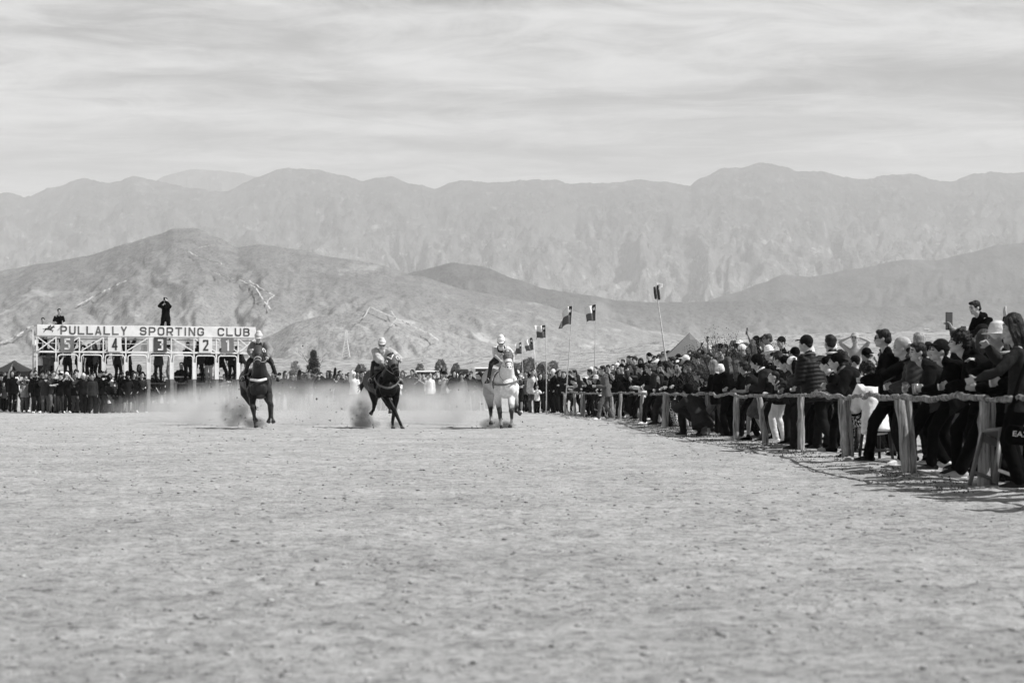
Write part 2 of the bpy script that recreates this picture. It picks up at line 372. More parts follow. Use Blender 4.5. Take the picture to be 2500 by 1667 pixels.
# loose clods on the surface
def clods():
    V = []; Fc = []; r = random.Random(3)
    base = bmesh.new(); bmesh.ops.create_icosphere(base, subdivisions=1, radius=1); bv = [v.co.copy() for v in base.verts]; bf = [tuple(v.index for v in f.verts) for f in base.faces]; base.free()
    for i in range(15000):
        z = 4.5*(60/4.5)**(r.random()**.8); x = r.uniform(-1, 1)*(.28*z+.5)
        if fbm(x*.7, z*.7, 11, 3) < -.1 and r.random() < .75: continue
        s = .0025+.0052*r.random()**5*2.0; s *= (1+z/45)
        if r.random() < .004: s *= 2.0
        k0 = len(V); a = r.random()*6.3; h = gh(x, z); sx, sy, sz = r.uniform(.8, 2.2), r.uniform(.7, 1.6), r.uniform(.35, .7)
        for q in bv:
            j = 1+r.uniform(-.3, .3); X = q.x*s*sx*j; Y = q.y*s*sy*j; Zz = q.z*s*sz*j
            V.append((x+X*cos(a)-Y*sin(a), z+X*sin(a)+Y*cos(a), h+Zz+s*.25))
        Fc += [tuple(k0+i_ for i_ in f) for f in bf]
    o = mk('dirt_clods', V, Fc, mat('clod_soil', .34, .95, .5, 30, .3)); tag(o, 'loose dark clods of earth scattered over the pale racetrack', 'clods', kind='stuff')
clods()
# ------------------------------------------------------------------ air
g = G(); g.box((0, 8000, 716), (22000, 17500, 1438)); hzo = g.obj('haze', None, sm=False)
def vol(name, col, dens, aniso=.2):
    m = bpy.data.materials.new(name); m.use_nodes = True; t = m.node_tree
    for q in list(t.nodes):
        if q.type != 'OUTPUT_MATERIAL': t.nodes.remove(q)
    out = [q for q in t.nodes if q.type == 'OUTPUT_MATERIAL'][0]
    pv = nn(t, 'ShaderNodeVolumePrincipled'); pv.inputs['Color'].default_value = (col, col, col, 1); pv.inputs['Density'].default_value = dens; pv.inputs['Anisotropy'].default_value = aniso
    lk(t, pv.outputs[0], out.inputs['Volume']); return m, t, pv
HAZE_D = 1.1e-4
hm, _, _ = vol('haze', .97, HAZE_D, .0)
hzo.data.materials.clear(); hzo.data.materials.append(hm); tag(hzo, 'pale haze that fades the far mountains', 'haze', kind='stuff')
# ------------------------------------------------------------------ people
def cloth(tone, kind='c'):
    v = {'black': .005, 'charcoal': .014, 'dark grey': .030, 'mid grey': .12, 'pale grey': .38, 'white': .78, 'cream': .6}[tone]
    if kind == 'p': return mat('puffer_'+tone, v, .6, .2, 8, .25, 30, spec=.2)
    if kind == 'check': 
        return checkmat(tone, v)
    if kind == 'denim': return mat('denim_'+tone, v, 1, .3, 12, .3, 90, spec=.03)
    return mat('cloth_'+tone, v, 1, .22, 7, .9, 15, spec=.04)
def checkmat(tone, v):
    nme = 'print_'+tone
    if nme in MATS: return MATS[nme]
    m = mat(nme, v, .95, .1, 5, .2); t = m.node_tree; b = t.nodes['Principled BSDF']
    c = nn(t, 'ShaderNodeTexCoord'); w = nn(t, 'ShaderNodeTexVoronoi'); w.inputs['Scale'].default_value = 28; lk(t, c.outputs['Object'], w.inputs['Vector'])
    r = nn(t, 'ShaderNodeMapRange'); r.inputs[1].default_value = .42; r.inputs[2].default_value = .5; r.inputs[3].default_value = .7; r.inputs[4].default_value = .02
    lk(t, w.outputs['Distance'], r.inputs[0]); lk(t, r.outputs[0], b.inputs['Base Color']); return m
SKIN = [mat('skin_pale', .50, .6, .08, 10, .05, spec=.35), mat('skin', .40, .6, .08, 10, .05, spec=.35), mat('skin_tan', .29, .6, .08, 10, .05, spec=.4)]
m_eye = mat('eye_brow', .02, .5, .1, 10, 0); m_lip = mat('lip', .16, .6, .1, 10, 0)
HAIR = {'black': mat('hair_black', .008, .5, .3, 40, .6, 90, spec=.25, stretch=(1, 1, .15)), 'brown': mat('hair_brown', .04, .5, .4, 40, .6, 90, spec=.3, stretch=(1, 1, .15)),
        'fair': mat('hair_fair', .2, .5, .4, 40, .6, 90, spec=.5, stretch=(1, 1, .15)), 'grey': mat('hair_grey', .3, .6, .5, 40, .6, 90, stretch=(1, 1, .3))}
def bone2(a, t, l1, l2, hint):
    d = t-a; L = min(d.length, (l1+l2)*.998); L = max(L, abs(l1-l2)*1.02+.01); dn = d.normalized(); t = a+dn*L
    x = (l1*l1-l2*l2+L*L)/(2*L); h = math.sqrt(max(l1*l1-x*x, 0)); hp = Vector(hint); hp = hp-dn*hp.dot(dn)
    if hp.length < 1e-5: hp = dn.orthogonal()
    return a+dn*x+hp.normalized()*h, t
def rotz(a): return Matrix.Rotation(a, 3, 'Z')
# local frame: the person faces -Y; x>0 is the person's left hand side; metres for a 1.74 m adult
def joints(pel=(0, 0, .93), lean=0, side=0, turn=0, feet=None, hands=None, hy=0, hp=0, el=None, kn=None, curve=0, toes=None, fpitch=(0, 0)):
    J = {}; pel = Vector(pel); J['pel'] = pel
    RM = Matrix.Rotation(side, 3, 'Y') @ Matrix.Rotation(lean, 3, 'X')   # lean>0: forward (towards -Y)
    tw = rotz(turn)
    up = RM @ Vector((0, 0, 1)); J['up'] = up; fw = RM @ tw @ Vector((0, -1, 0)); J['fw'] = fw; lat = (RM @ tw @ Vector((1, 0, 0)))
    J['lat'] = lat
    up2 = (Matrix.Rotation(side, 3, 'Y') @ Matrix.Rotation(lean+curve, 3, 'X')) @ Vector((0, 0, 1))
    J['waist'] = pel+up*.16; J['chest'] = pel+up*.34+up2*.0; J['nb'] = pel+up*.30+up2*.22; J['up2'] = up2
    J['neck'] = J['nb']+(up2*.7+fw*.25).normalized()*.09
    HR = Matrix.Rotation(side*.4, 3, 'Y') @ rotz(hy) @ Matrix.Rotation(hp, 3, 'X'); J['HR'] = HR
    J['head'] = J['neck']+HR @ Vector((0, -.022, .105))
    for i, sg in enumerate((-1, 1)):
        J['sh', i] = J['nb']+lat*(.168*sg)-up2*.078
        J['hip', i] = pel+tw @ Vector((.088*sg, 0, -.03))
        ht = (hands or {}).get(i); 
        ht = Vector(ht) if ht is not None else J['sh', i]+Vector((.06*sg, -.03, -.53))
        eh = (el or {}).get(i, (.35*sg, .8, -.5))
        J['el', i], J['wr', i] = bone2(J['sh', i], ht, .285, .255, eh)
        ft = (feet or {}).get(i, (.10*sg, .0)); ft = Vector(ft) if len(ft) == 3 else Vector((ft[0], ft[1], .085))
        kh = (kn or {}).get(i, (.15*sg, -1, .1))
        J['kn', i], J['an', i] = bone2(J['hip', i], ft, .43, .42, kh)
        J['toe', i] = Vector((toes or {}).get(i, (.25*sg, -1, 0))).normalized()
        J['fp', i] = fpitch[i]
    return J
def head_g(g, J, n=14):
    M = J['HR']; c = J['head']
    def B(p, r, rot=None): g.ball(c+M @ Vector(p), r, M if rot is None else M @ rot, n, 10)
    B((0, .012, .028), (.076, .093, .092)); B((0, -.045, .0), (.062, .05, .085))
    B((0, -.04, -.06), (.05, .052, .05)); B((0, -.075, -.088), (.022, .02, .019)); B((0, -.083, .035), (.052, .018, .014))
    B((0, -.10, -.022), (.013, .02, .02)); B((0, -.092, .005), (.009, .013, .03)); B((0, -.088, -.055), (.024, .012, .014))
    for s in (-1, 1):
        B((.078*s, .012, -.005), (.010, .02, .032)); B((.042*s, -.062, -.02), (.022, .024, .022)); B((.05*s, -.02, -.062), (.02, .035, .03))
    g.loft([J['nb']-J['up2']*.04+J['fw']*.0, J['neck'], c+M @ Vector((0, .015, -.055))], [(.068, .062), (.055, .055), (.056, .062)], side=(1, 0, 0))
def hand_g(g, J, i, curl=.5, fist=False, n=8, fingers=True):
    w = J['wr', i]; d = (w-J['el', i]).normalized(); sg = (-1, 1)[i]
    nm = J.get(('pn', i)); nm = Vector(nm) if nm is not None else Vector((-sg, 0, 0)); nm = (nm-d*nm.dot(d))
    nm = nm.normalized() if nm.length > 1e-4 else d.orthogonal()
    s = d.cross(nm)*(1 if i == 0 else -1)      # towards the thumb
    if s.dot(Vector((0, -1, .3))) < 0 and ('pn', i) not in J: s = -s
    g.loft([w-d*.01, w+d*.03, w+d*.085], [(.024, .02), (.036, .018), (.041, .017)], side=s, n=n)
    if not fingers:
        g.loft([w+d*.08, w+d*.12+nm*.015*curl*2, w+d*.14+nm*.06*curl], [(.04, .014), (.036, .014), (.026, .012)], side=s, n=n); 
    else:
        for k, (off, L) in enumerate(((.030, .072), (.0105, .08), (-.010, .074), (-.029, .058))):
            b = w+d*.082+s*off; a = 0; p = [b]; q = b; sp = s*off*.22
            c_ = curl*(1+.12*k)
            for j in range(3):
                a += c_*(.75, .95, .6)[j]; q = q+(d*cos(a)+nm*sin(a))*L*(.45, .32, .25)[j]+sp*.3; p.append(q)
            g.loft(p, [.0098, .0092, .0085, .0075], n=n)
    b = w+d*.025+s*.026
    p = [b, b+(s*.75+d*.6).normalized()*.035+nm*.006, b+(s*.55+d*.85).normalized()*.06+nm*(.018+.02*curl)]
    g.loft(p, [.014, .0115, .009], n=n)
def leg_pts(J, i): return J['hip', i], J['kn', i], J['an', i]
def foot_axis(J, i):
    t = J['toe', i]; f = J['fp', i]; fd = (t*cos(f)+Vector((0, 0, -1))*sin(f)).normalized(); side = fd.cross(Vector((0, 0, 1))).normalized(); up = side.cross(fd).normalized(); return fd, side, up
def skin_mesh(J, vox, fem=False, fingers=True, curl=(.5, .5), slim=1):
    g = G(); head_g(g, J)
    p, w, c, nb, up, lat = J['pel'], J['waist'], J['chest'], J['nb'], J['up'], J['lat']
    g.loft([p-up*.08, p, w, c, nb-J['up2']*.06, nb], [(.13, .09), (.14, .095), (.115, .08), (.135, .09), (.13, .075), (.06, .05)], side=lat)
    for i in (0, 1):
        sh, el, wr = J['sh', i], J['el', i], J['wr', i]
        g.loft([nb-J['up2']*.05, sh, sh.lerp(el, .35), el, el.lerp(wr, .3), el.lerp(wr, .8), wr], [.045, .05, .043, .036, .038, .027, .023])
        hand_g(g, J, i, curl[i], fingers=fingers)
        h, k_, a = leg_pts(J, i)
        g.loft([h, h.lerp(k_, .4), k_, k_.lerp(a, .3), a.lerp(k_, .15), a], [.08, .068, .05, .05, .034, .034])
        fd, sd_, fu = foot_axis(J, i)
        g.loft([a-fd*.03-fu*.04, a+fd*.08-fu*.045, a+fd*.14-fu*.055], [(.03, .03), (.035, .025), (.03, .018)], side=sd_)
    me = g.remesh(vox, 2, .45)
    # eyes, brows and mouth are coloured on the one continuous skin
    me.materials.append(None); me.materials.append(None)
    M = J['HR'].transposed(); c0 = J['head']; nf = len(me.polygons); ce = np.empty(nf*3, 'f'); me.polygons.foreach_get('center', ce); ce = ce.reshape(-1, 3)
    L = (ce-np.array(c0))@np.array(M).T
    ax = np.abs(L[:, 0]); e = (((ax-.031)/.016)**2+((L[:, 2]-.008)/.0085)**2 < 1) & (L[:, 1] < -.05)
    e |= (((ax-.032)/.021)**2+((L[:, 2]-.034-.15*(.03-ax)*0)/.0065)**2 < 1) & (L[:, 1] < -.05)
    l = (((L[:, 0])/.025)**2+((L[:, 2]+.054)/.0085)**2 < 1) & (L[:, 1] < -.06)
    mi = np.zeros(nf, 'i'); mi[e] = 1; mi[l] = 2; me.polygons.foreach_set('material_index', mi)
    return me
def fold(seed, a=.006, f=16): return lambda co: a*wav(co*np.array([1, 1, .8]), f, seed)+a*.5*wav(co, f*2.3, seed+1)
def top_mesh(J, vox, style='jacket', fem=False, seed=0, fat=1.0):
    g = G(); p, w, c, nb, up, up2, lat = J['pel'], J['waist'], J['chest'], J['nb'], J['up'], J['up2'], J['lat']
    t = {'tee': .012, 'shirt': .016, 'hoodie': .028, 'jacket': .032, 'puffer': .048, 'hood': .03}[style]*fat+(fat-1)*.05
    hem = .17 if style != 'tee' else .15
    wf = (.176+t*.9, .128+t)
    g.loft([p-up*hem, p-up*.02, w, c, nb-up2*.09, nb-up2*.025, nb+up2*.015], [(wf[0]*1.07, wf[1]*1.12), wf, (.13+t*1.2, .095+t*1.3), (.148+t, .104+t), (.142+t*.7, .088+t), (.098, .068+t*.5), (.066, .06)], side=lat, n=18, cap0=False)
    if style in ('hoodie', 'jacket', 'hood', 'puffer'):
        g.loft([nb-up2*.02, nb+up2*.035], [(.085, .08), (.073, .073)], side=lat)
        if style == 'hoodie': g.ball(nb+J['fw']*-.07+up2*.0, (.10, .06, .06), J['HR'])
    if style == 'hood':
        M = J['HR']; h = J['head']
        g.ball(h+M @ Vector((0, .045, .035)), (.108, .105, .118), M); g.ball(h+M @ Vector((0, .05, -.07)), (.095, .09, .09), M)
    for i in (0, 1):
        sh, el, wr = J['sh', i], J['el', i], J['wr', i]; a = t*.8
        root = nb-up2*.075+(sh-nb)*.35
        if style == 'tee': g.loft([root, sh, sh.lerp(el, .45), sh.lerp(el, .72)], [.058, .060+a*.5, .058, .057], cap=True)
        else:
            g.loft([root, sh, sh.lerp(el, .4), el, el.lerp(wr, .4), el.lerp(wr, .88), el.lerp(wr, .98)], [.060+a*.5, .056+a, .051+a, .045+a, .045+a, .035+a, .033+a*.6])
    b = fold(seed, .008 if style == 'tee' else .012, 15)
    if style == 'puffer':
        ax = np.array(up)
        b0 = b; b = lambda co: b0(co)*.5+.013*(np.abs(np.sin((co@ax)*pi/.062))**.6-.6)
    return g.remesh(vox, 3, .5, b)
def legs_mesh(J, vox, style='trousers', seed=0, fat=1.0):
    g = G(); p, up, lat = J['pel'], J['up'], J['lat']
    t = .018*fat
    pu = (up+Vector((0, 0, 1))).normalized()
    g.loft([p-pu*.07, p, p+pu*.09], [(.138+t*.6, .10+t*.6), (.140+t*.3, .098+t*.4), (.122, .088)], side=lat, n=16)
    for i in (0, 1):
        h, k_, a = leg_pts(J, i)
        if style == 'shorts': g.loft([h+Vector((0, 0, .02)), h.lerp(k_, .35), h.lerp(k_, .85)], [.09+t*.6, .085+t, .082+t])
        elif style == 'tight': g.loft([h+Vector((0, 0, .02)), h.lerp(k_, .4), k_, k_.lerp(a, .35), k_.lerp(a, .9)], [.1, .082, .06, .06, .043])
        elif style == 'breech': g.loft([h+Vector((0, 0, .02)), h.lerp(k_, .4), k_, k_.lerp(a, .15)], [.105, .09, .064, .058])
        else: g.loft([h+Vector((0, 0, .02)), h.lerp(k_, .4), k_, k_.lerp(a, .35), k_.lerp(a, .85), k_.lerp(a, .97)], [.082+t*.3, .076+t*.9, .058+t, .054+t, .048+t, .052+t])
    return g.remesh(vox, 3, .5, fold(seed+40, .010, 17))
def shoe_mesh(J, vox, i, boots=False):
    g = G()
    for i in (i,):
        a = J['an', i]; k_ = J['kn', i]; fd, s, u_ = foot_axis(J, i)
        g.loft([a-fd*.055-u_*.045, a-fd*.01-u_*.035, a+fd*.09-u_*.045, a+fd*.155-u_*.058, a+fd*.185-u_*.064], [(.034, .036), (.038, .042), (.045, .034), (.042, .024), (.03, .016)], side=s, n=14)
        g.loft([a-fd*.06-u_*.075, a+fd*.10-u_*.075, a+fd*.19-u_*.072], [(.037, .013), (.05, .013), (.034, .012)], side=s, n=14)
        g.loft([a-u_*.03, a+(k_-a).normalized()*(.33 if boots else .02)], [.043, .056 if boots else .042])
    return g.remesh(vox, 1, .4)
# headgear is made once around the head centre (face towards -Y)
HEAD = {}
def arc3(c, a, b, r1, r2, n=14): return [c+a*(r1*cos(2*pi*i/n))+b*(r2*sin(2*pi*i/n)) for i in range(n+1)]
def headgear():
    def done(n, g, vox=.009, it=2, b=None, fac=.5): HEAD[n] = g.remesh(vox, it, fac, b)
    hb = lambda s, a, f: (lambda co: a*wav(co, f, s)+a*.6*wav(co*np.array([1, 1, .3]), f*2.2, s+3))
    g = G(); g.ball((0, .022, .045), (.088, .092, .088), None, 16, 12); g.ball((0, .06, -.01), (.074, .058, .065)); g.ball((.0, -.05, .095), (.062, .045, .03)); done('short', g, b=hb(1, .006, 60))
    g = G(); g.ball((0, .022, .050), (.084, .09, .080), None, 16, 12); g.ball((0, .06, .0), (.066, .05, .055)); done('crop', g, b=hb(2, .002, 80))
    g = G(); g.ball((0, .02, .055), (.105, .11, .10), None, 16, 12); g.ball((0, .06, -.01), (.088, .07, .07)); done('curly', g, b=hb(3, .016, 90))
    g = G(); g.ball((0, .018, .046), (.09, .098, .092), None, 16, 12); g.loft([(0, .06, .03), (0, .085, -.10), (0, .08, -.24), (0, .07, -.36)], [(.085, .06), (.09, .05), (.10, .035), (.075, .022)], side=(1, 0, 0))
    for s in (-1, 1): g.loft([(.062*s, .0, .07), (.083*s, -.005, -.03), (.085*s, .01, -.16), (.09*s, .02, -.27)], [.036, .034, .034, .02])
    g.loft([(0, .03, .0), (0, .05, -.12), (0, .05, -.26)], [(.098, .05), (.105, .045), (.10, .03)], side=(1, 0, 0)); done('long', g, it=4, b=hb(4, .004, 55))
    g = G(); g.ball((0, .02, .046), (.09, .097, .09), None, 16, 12); g.ball((0, .06, -.01), (.074, .055, .06)); g.loft([(0, .10, .06), (0, .15, .04), (0, .16, -.05), (0, .15, -.16)], [.03, .034, .03, .012]); done('ponytail', g, b=hb(5, .005, 60))
    g = G(); g.ball((0, .018, .048), (.096, .103, .10), None, 16, 12); g.ball((0, .075, -.09), (.11, .07, .10)); 
    for s in (-1, 1): g.loft([(.07*s, -.01, .05), (.092*s, -.01, -.06), (.10*s, .01, -.15)], [.034, .036, .03])
    done('bob', g, b=hb(6, .010, 50))
    def crown(g, h=.098): g.ball((0, .015, .052), (.093, .105, h), None, 18, 12)
    def under(g): g.ball((0, .05, .0), (.078, .068, .07)) 
    g = G(); crown(g); g.loft([(0, -.06, .064), (0, -.12, .068), (0, -.165, .058)], [(.078, .010), (.072, .009), (.045, .008)], side=(1, 0, 0), n=16); done('cap', g, .008, 2)
    g = G(); crown(g); g.loft([(0, .09, .055), (0, .14, .05), (0, .18, .036)], [(.078, .010), (.072, .009), (.045, .008)], side=(1, 0, 0), n=16); done('backcap', g, .008, 2)
    g = G(); crown(g, .105); g.loft([(0, .015, .03), (0, .015, .075)], [(.098, .11), (.099, .111)], side=(1, 0, 0), n=18); done('beanie', g, .009, 2, hb(8, .003, 70))
    g = G(); g.loft([(0, .01, .06), (0, .01, .10), (0, .01, .155), (0, .01, .17)], [(.092, .105), (.088, .10), (.082, .094), (.06, .07)], side=(1, 0, 0), n=20)
    V = []; 
    g.loft([(0, .01, .056), (0, .01, .066)], [(.19, .20), (.19, .20)], side=(1, 0, 0), n=24, cap=False); done('brimhat', g, .008, 1, lambda co: 0*co[:, 0])
    me = HEAD['brimhat']; 
    for v_ in me.vertices:
        r_ = v_.co.x**2/.036+(v_.co.y-.01)**2/.04
        if r_ > .35: v_.co.z += .05*(abs(v_.co.x)/.19)**2-.02*(abs(v_.co.y)/.2)**2
    g = G(); g.loft([(0, .01, .055), (0, .01, .12)], [(.096, .108), (.09, .10)], side=(1, 0, 0), n=20); g.loft([(0, .01, .052), (0, .01, .06)], [(.17, .175), (.17, .175)], side=(1, 0, 0), n=24, cap=False); done('flathat', g, .008, 1)
    g = G(); g.loft([(0, .012, .055), (0, .012, .085), (0, .012, .12), (0, .012, .14)], [(.100, .120), (.105, .124), (.097, .114), (.076, .09)], side=(1, 0, 0), n=20); g.loft([(0, -.07, .035), (0, -.135, .028)], [(.08, .010), (.06, .008)], side=(1, 0, 0), n=16); done('helmet', g, .008, 2)
    g = G(); g.ball((0, .012, .205), .02); done('pompon', g, .007, 1)
    g = G()
    for s in (-1, 1): g.ball((.034*s, -.094, .008), (.030, .012, .021)); g.loft([(.06*s, -.085, .012), (.083*s, -.04, .012), (.085*s, .01, .008)], [.005, .005, .005])
    g.box((0, -.106, .014), (.03, .008, .008)); done('glasses', g, .005, 1)
    g = G(); g.ball((0, -.073, .01), (.079, .032, .028)); g.loft([(0, .012, .015), (0, .0125, .035)], [(.101, .12), (.101, .12)], side=(1, 0, 0), n=18, cap=False); done('goggles', g, .007, 1)
headgear()
# poses ---------------------------------------------------------------------------------
def pose(n, **k):
    s = k.pop('hy', None)
    D = dict(
        stand=dict(), wide=dict(feet={0: (-.2, .05), 1: (.2, -.05)}),
        crossed=dict(hands={0: (.10, -.22, 1.20), 1: (-.10, -.24, 1.16)}, el={0: (-.8, -.1, -.8), 1: (.8, -.1, -.8)}),
        pockets=dict(hands={0: (-.19, -.06, .93), 1: (.19, -.06, .93)}, el={0: (-1, .6, 0), 1: (1, .6, 0)}, feet={0: (-.14, .03), 1: (.13, -.05)}),
        photo=dict(hands={0: (-.05, -.30, 1.58), 1: (.05, -.30, 1.58)}, el={0: (-.8, 0, -.8), 1: (.8, 0, -.8)}),
        photo_low=dict(hands={0: (-.05, -.36, 1.36), 1: (.05, -.36, 1.36)}, el={0: (-.8, 0, -.8), 1: (.8, 0, -.8)}, hp=.25),
        photo_high=dict(hands={0: (-.06, -.30, 1.92)}, el={0: (-.9, 0, -.2)}),
        wave=dict(hands={1: (.28, -.12, 1.95)}, el={1: (.9, 0, 0)}, feet={0: (-.16, .0), 1: (.16, -.05)}),
        shade=dict(hands={0: (-.12, -.14, 1.66), 1: (.12, -.14, 1.66)}, el={0: (-1, -.1, .2), 1: (1, -.1, .2)}),
        lean=dict(pel=(0, .12, .90), lean=.48, curve=.2, hands={0: (-.02, -.40, 1.0), 1: (.06, -.37, 1.01)}, el={0: (-.45, .3, -1), 1: (.45, .3, -1)}, feet={0: (-.14, .22), 1: (.14, -.12)}),
        lean_deep=dict(pel=(0, .2, .88), lean=.8, curve=.25, hp=-.1, hands={0: (-.02, -.43, .97), 1: (.07, -.40, .97)}, el={0: (-.5, .3, -1), 1: (.5, .3, -1)}, feet={0: (-.14, .34), 1: (.14, -.05)}),
        lean_phone=dict(pel=(0, .12, .90), lean=.4, curve=.15, hands={0: (-.05, -.45, 1.22), 1: (.05, -.42, 1.18)}, el={0: (-.7, .1, -.9), 1: (.7, .1, -.9)}, feet={0: (-.14, .2), 1: (.14, -.12)}),
        walk=dict(feet={0: (-.09, -.30), 1: (.09, .30, .12)}, hands={0: (-.26, .14, 1.0), 1: (.24, -.22, 1.05)}, fpitch=(0, .6), lean=.08),
        run=dict(pel=(0, 0, .90), feet={0: (-.1, -.42), 1: (.09, .45, .28)}, hands={0: (-.24, .2, 1.14), 1: (.2, -.32, 1.22)}, fpitch=(-.2, .9), lean=.25),
        step=dict(lean=.12, pel=(0, 0, .9), feet={0: (-.12, .25), 1: (.14, -.28)}, hands={0: (-.12, -.32, 1.08), 1: (.14, -.34, 1.06)}),
        crouch=dict(pel=(0, .22, .34), lean=.55, curve=.3, feet={0: (-.15, .02), 1: (.15, -.14)}, hands={0: (-.12, -.42, .62), 1: (.14, -.46, .66)}, kn={0: (-.4, -1, .8), 1: (.4, -1, .8)}),
        sitstool=dict(pel=(0, .05, .52), lean=.25, curve=.2, feet={0: (-.16, -.36), 1: (.16, -.4)}, hands={0: (-.13, -.36, .68), 1: (.12, -.4, .7)}),
        sitground=dict(pel=(0, .1, .13), lean=.2, curve=.25, feet={0: (-.25, -.40), 1: (.22, -.44)}, hands={0: (-.14, -.34, .4), 1: (.14, -.36, .38)}, kn={0: (-.6, -.3, 1), 1: (.6, -.3, 1)}),
        perch=dict(pel=(0, .05, .0), lean=.35, curve=.25, feet={0: (-.14, -.34, -.30), 1: (.14, -.4, -.26)}, hands={0: (-.1, -.48, .12), 1: (.1, -.5, .16)}, kn={0: (-.2, -1, 1), 1: (.2, -1, 1)}),
        arms_high=dict(hands={0: (-.38, -.12, 1.86), 1: (.38, -.12, 1.86)}, el={0: (-1, 0, -.4), 1: (1, 0, -.4)}, feet={0: (-.14, 0), 1: (.14, 0)}),
        bent=dict(pel=(0, .1, .84), lean=.75, curve=.2, feet={0: (-.26, .05), 1: (.26, .02)}, hands={0: (-.24, -.42, .78), 1: (.22, -.42, .78)}),
    )
    d = dict(D[n]); d.update(k)
    if s is not None: d['hy'] = s
    return d
PC = {}
def parts(key, J, vox, top, legs, fingers, seed, fat, curl):
    """meshes of one pose, cached so that repeats share them"""
    def get(nm, fn):
        kk = (key, nm, vox)
        if kk not in PC: PC[kk] = fn()
        return PC[kk]
    return (get('skin'+str(fingers), lambda: skin_mesh(J, vox, False, fingers, curl)), get('top'+top+str(fat), lambda: top_mesh(J, vox*1.25, top, False, seed, fat)),
            get('leg'+legs+str(fat), lambda: legs_mesh(J, vox*1.25, legs, seed, fat)), get('shoe0', lambda: shoe_mesh(J, max(vox, .011), 0)), get('shoe1', lambda: shoe_mesh(J, max(vox, .011), 1)))
PEOPLE = []
TOPN = {'tee': 'T-shirt', 'shirt': 'shirt', 'hoodie': 'hoodie', 'jacket': 'jacket', 'puffer': 'puffer jacket', 'hood': 'raised hood'}
def person(loc, yaw, ps='stand', s=1.0, top='jacket', tc='black', legs='trousers', lc='charcoal', head='short', hc='black', skin=1, shoe='dark grey', glasses=False,
           vox=.017, key=None, kw=None, fat=1.0, seed=None, curl=(.5, .5), zone=None, label=None, group=None, fingers=None, pn=None, tk=None, lk_='c'):
    hy = 0
    kk = dict(kw or {}); kstr = str(sorted(kk.items(), key=str))
    J = joints(**pose(ps, **kk))
    if pn:
        for i, v in pn.items(): J['pn', i] = v
    if fingers is None: fingers = vox < .013
    sk, tp, lg, sh, sh2 = parts((ps, kstr), J, vox, top, legs, fingers, hash(ps) % 50 if seed is None else seed, fat, curl)
    body = ob('person', sk, SKIN[skin]); 
    for i_, mm in ((1, m_eye), (2, m_lip)): body.material_slots[i_].link = 'OBJECT'; body.material_slots[i_].material = mm
    body.location = loc; body.rotation_euler = (0, 0, yaw); body.scale = (s, s, s)
    ob({'tee': 't_shirt', 'puffer': 'puffer_jacket', 'hood': 'hooded_jacket'}.get(top, top), tp, cloth(tc, tk or ('p' if top == 'puffer' else 'c')), body)
    ob('shorts' if legs == 'shorts' else 'trousers', lg, cloth(lc, lk_), body)
    ob('shoe', sh, cloth(shoe), body); ob('shoe', sh2, cloth(shoe), body)
    def hg(n, nm, m):
        o = ob(nm, HEAD[n], m, body); o.location = J['head']; o.rotation_euler = J['HR'].to_euler(); return o
    if vox < .014:      # near figures: soles, a scarf or collar, a bag strap
        for i in (0, 1):
            a = J['an', i]; fd, sd_, fu = foot_axis(J, i); g = G(); g.loft([a-fd*.06-fu*.078, a+fd*.10-fu*.078, a+fd*.195-fu*.074], [(.040, .010), (.053, .010), (.036, .010)], side=sd_, n=14); g.obj('sole', cloth('white' if shoe != 'black' else 'mid grey'), body)
        if rnd.random() < .55 and top != 'hood':
            g = G(); c = J['nb']+J['up2']*.03; pts = arc3(c, J['lat'], J['fw'], .078, .076); g.loft(pts, [.017]*len(pts), n=7); g.obj('collar', cloth(rnd.choice(['white', 'mid grey', 'pale grey', 'charcoal'])), body)
        if rnd.random() < .3 and ps in ('stand', 'pockets', 'photo_low', 'step', 'photo'):
            g = G(); u_, f_, l_ = J['up'], J['fw'], J['lat']; w_ = .215 if top == 'puffer' else .19
            sg_ = rnd.choice((-1, 1)); pts = [J['nb']+l_*(.09*sg_)+J['up2']*.02, J['chest']+f_*.155*1.0+l_*.0, J['pel']-l_*(w_*.9*sg_)+u_*.05, J['chest']-f_*.155+l_*.0, J['nb']+l_*(.09*sg_)+J['up2']*.02]
            g.loft(pts, [(.018, .005)]*5, n=6); g.obj('bag_strap', cloth('mid grey'), body)
    hat = head in ('cap', 'backcap', 'beanie', 'brimhat', 'flathat', 'helmet')
    if hat:
        if head != 'helmet': hg('crop', 'hair', HAIR['black'])
        hg(head, {'cap': 'cap', 'backcap': 'cap', 'beanie': 'beanie', 'brimhat': 'hat', 'flathat': 'hat', 'helmet': 'helmet'}[head], cloth(hc))
    elif top == 'hood': hg('crop', 'hair', HAIR['black'])
    elif head != 'bald': hg(head, 'hair', HAIR[hc])
    if glasses: hg('glasses', 'sunglasses', mat('dark_lens', .01, .15, .1, 5, 0, spec=.6))
    info = dict(o=body, J=J, zone=zone, tc=tc, top=top, lc=lc, legs=legs, head=head, hc=hc, ps=ps, glasses=glasses, s=s, label=label)
    if label: tag(body, label, 'person', group)
    else: tag(body, None, 'person', group)
    PEOPLE.append(info); return body, J
def wpt(body, p):
    """local point of a person in the world"""
    return Matrix.Translation(body.location) @ body.rotation_euler.to_matrix().to_4x4() @ Matrix.Scale(body.scale[0], 4) @ Vector(p)
m_phone = mat('phone_case', .015, .25, .1, 5, 0, spec=.5); m_screen = mat('phone_screen', .05, .12, .3, 3, 0, spec=.6)
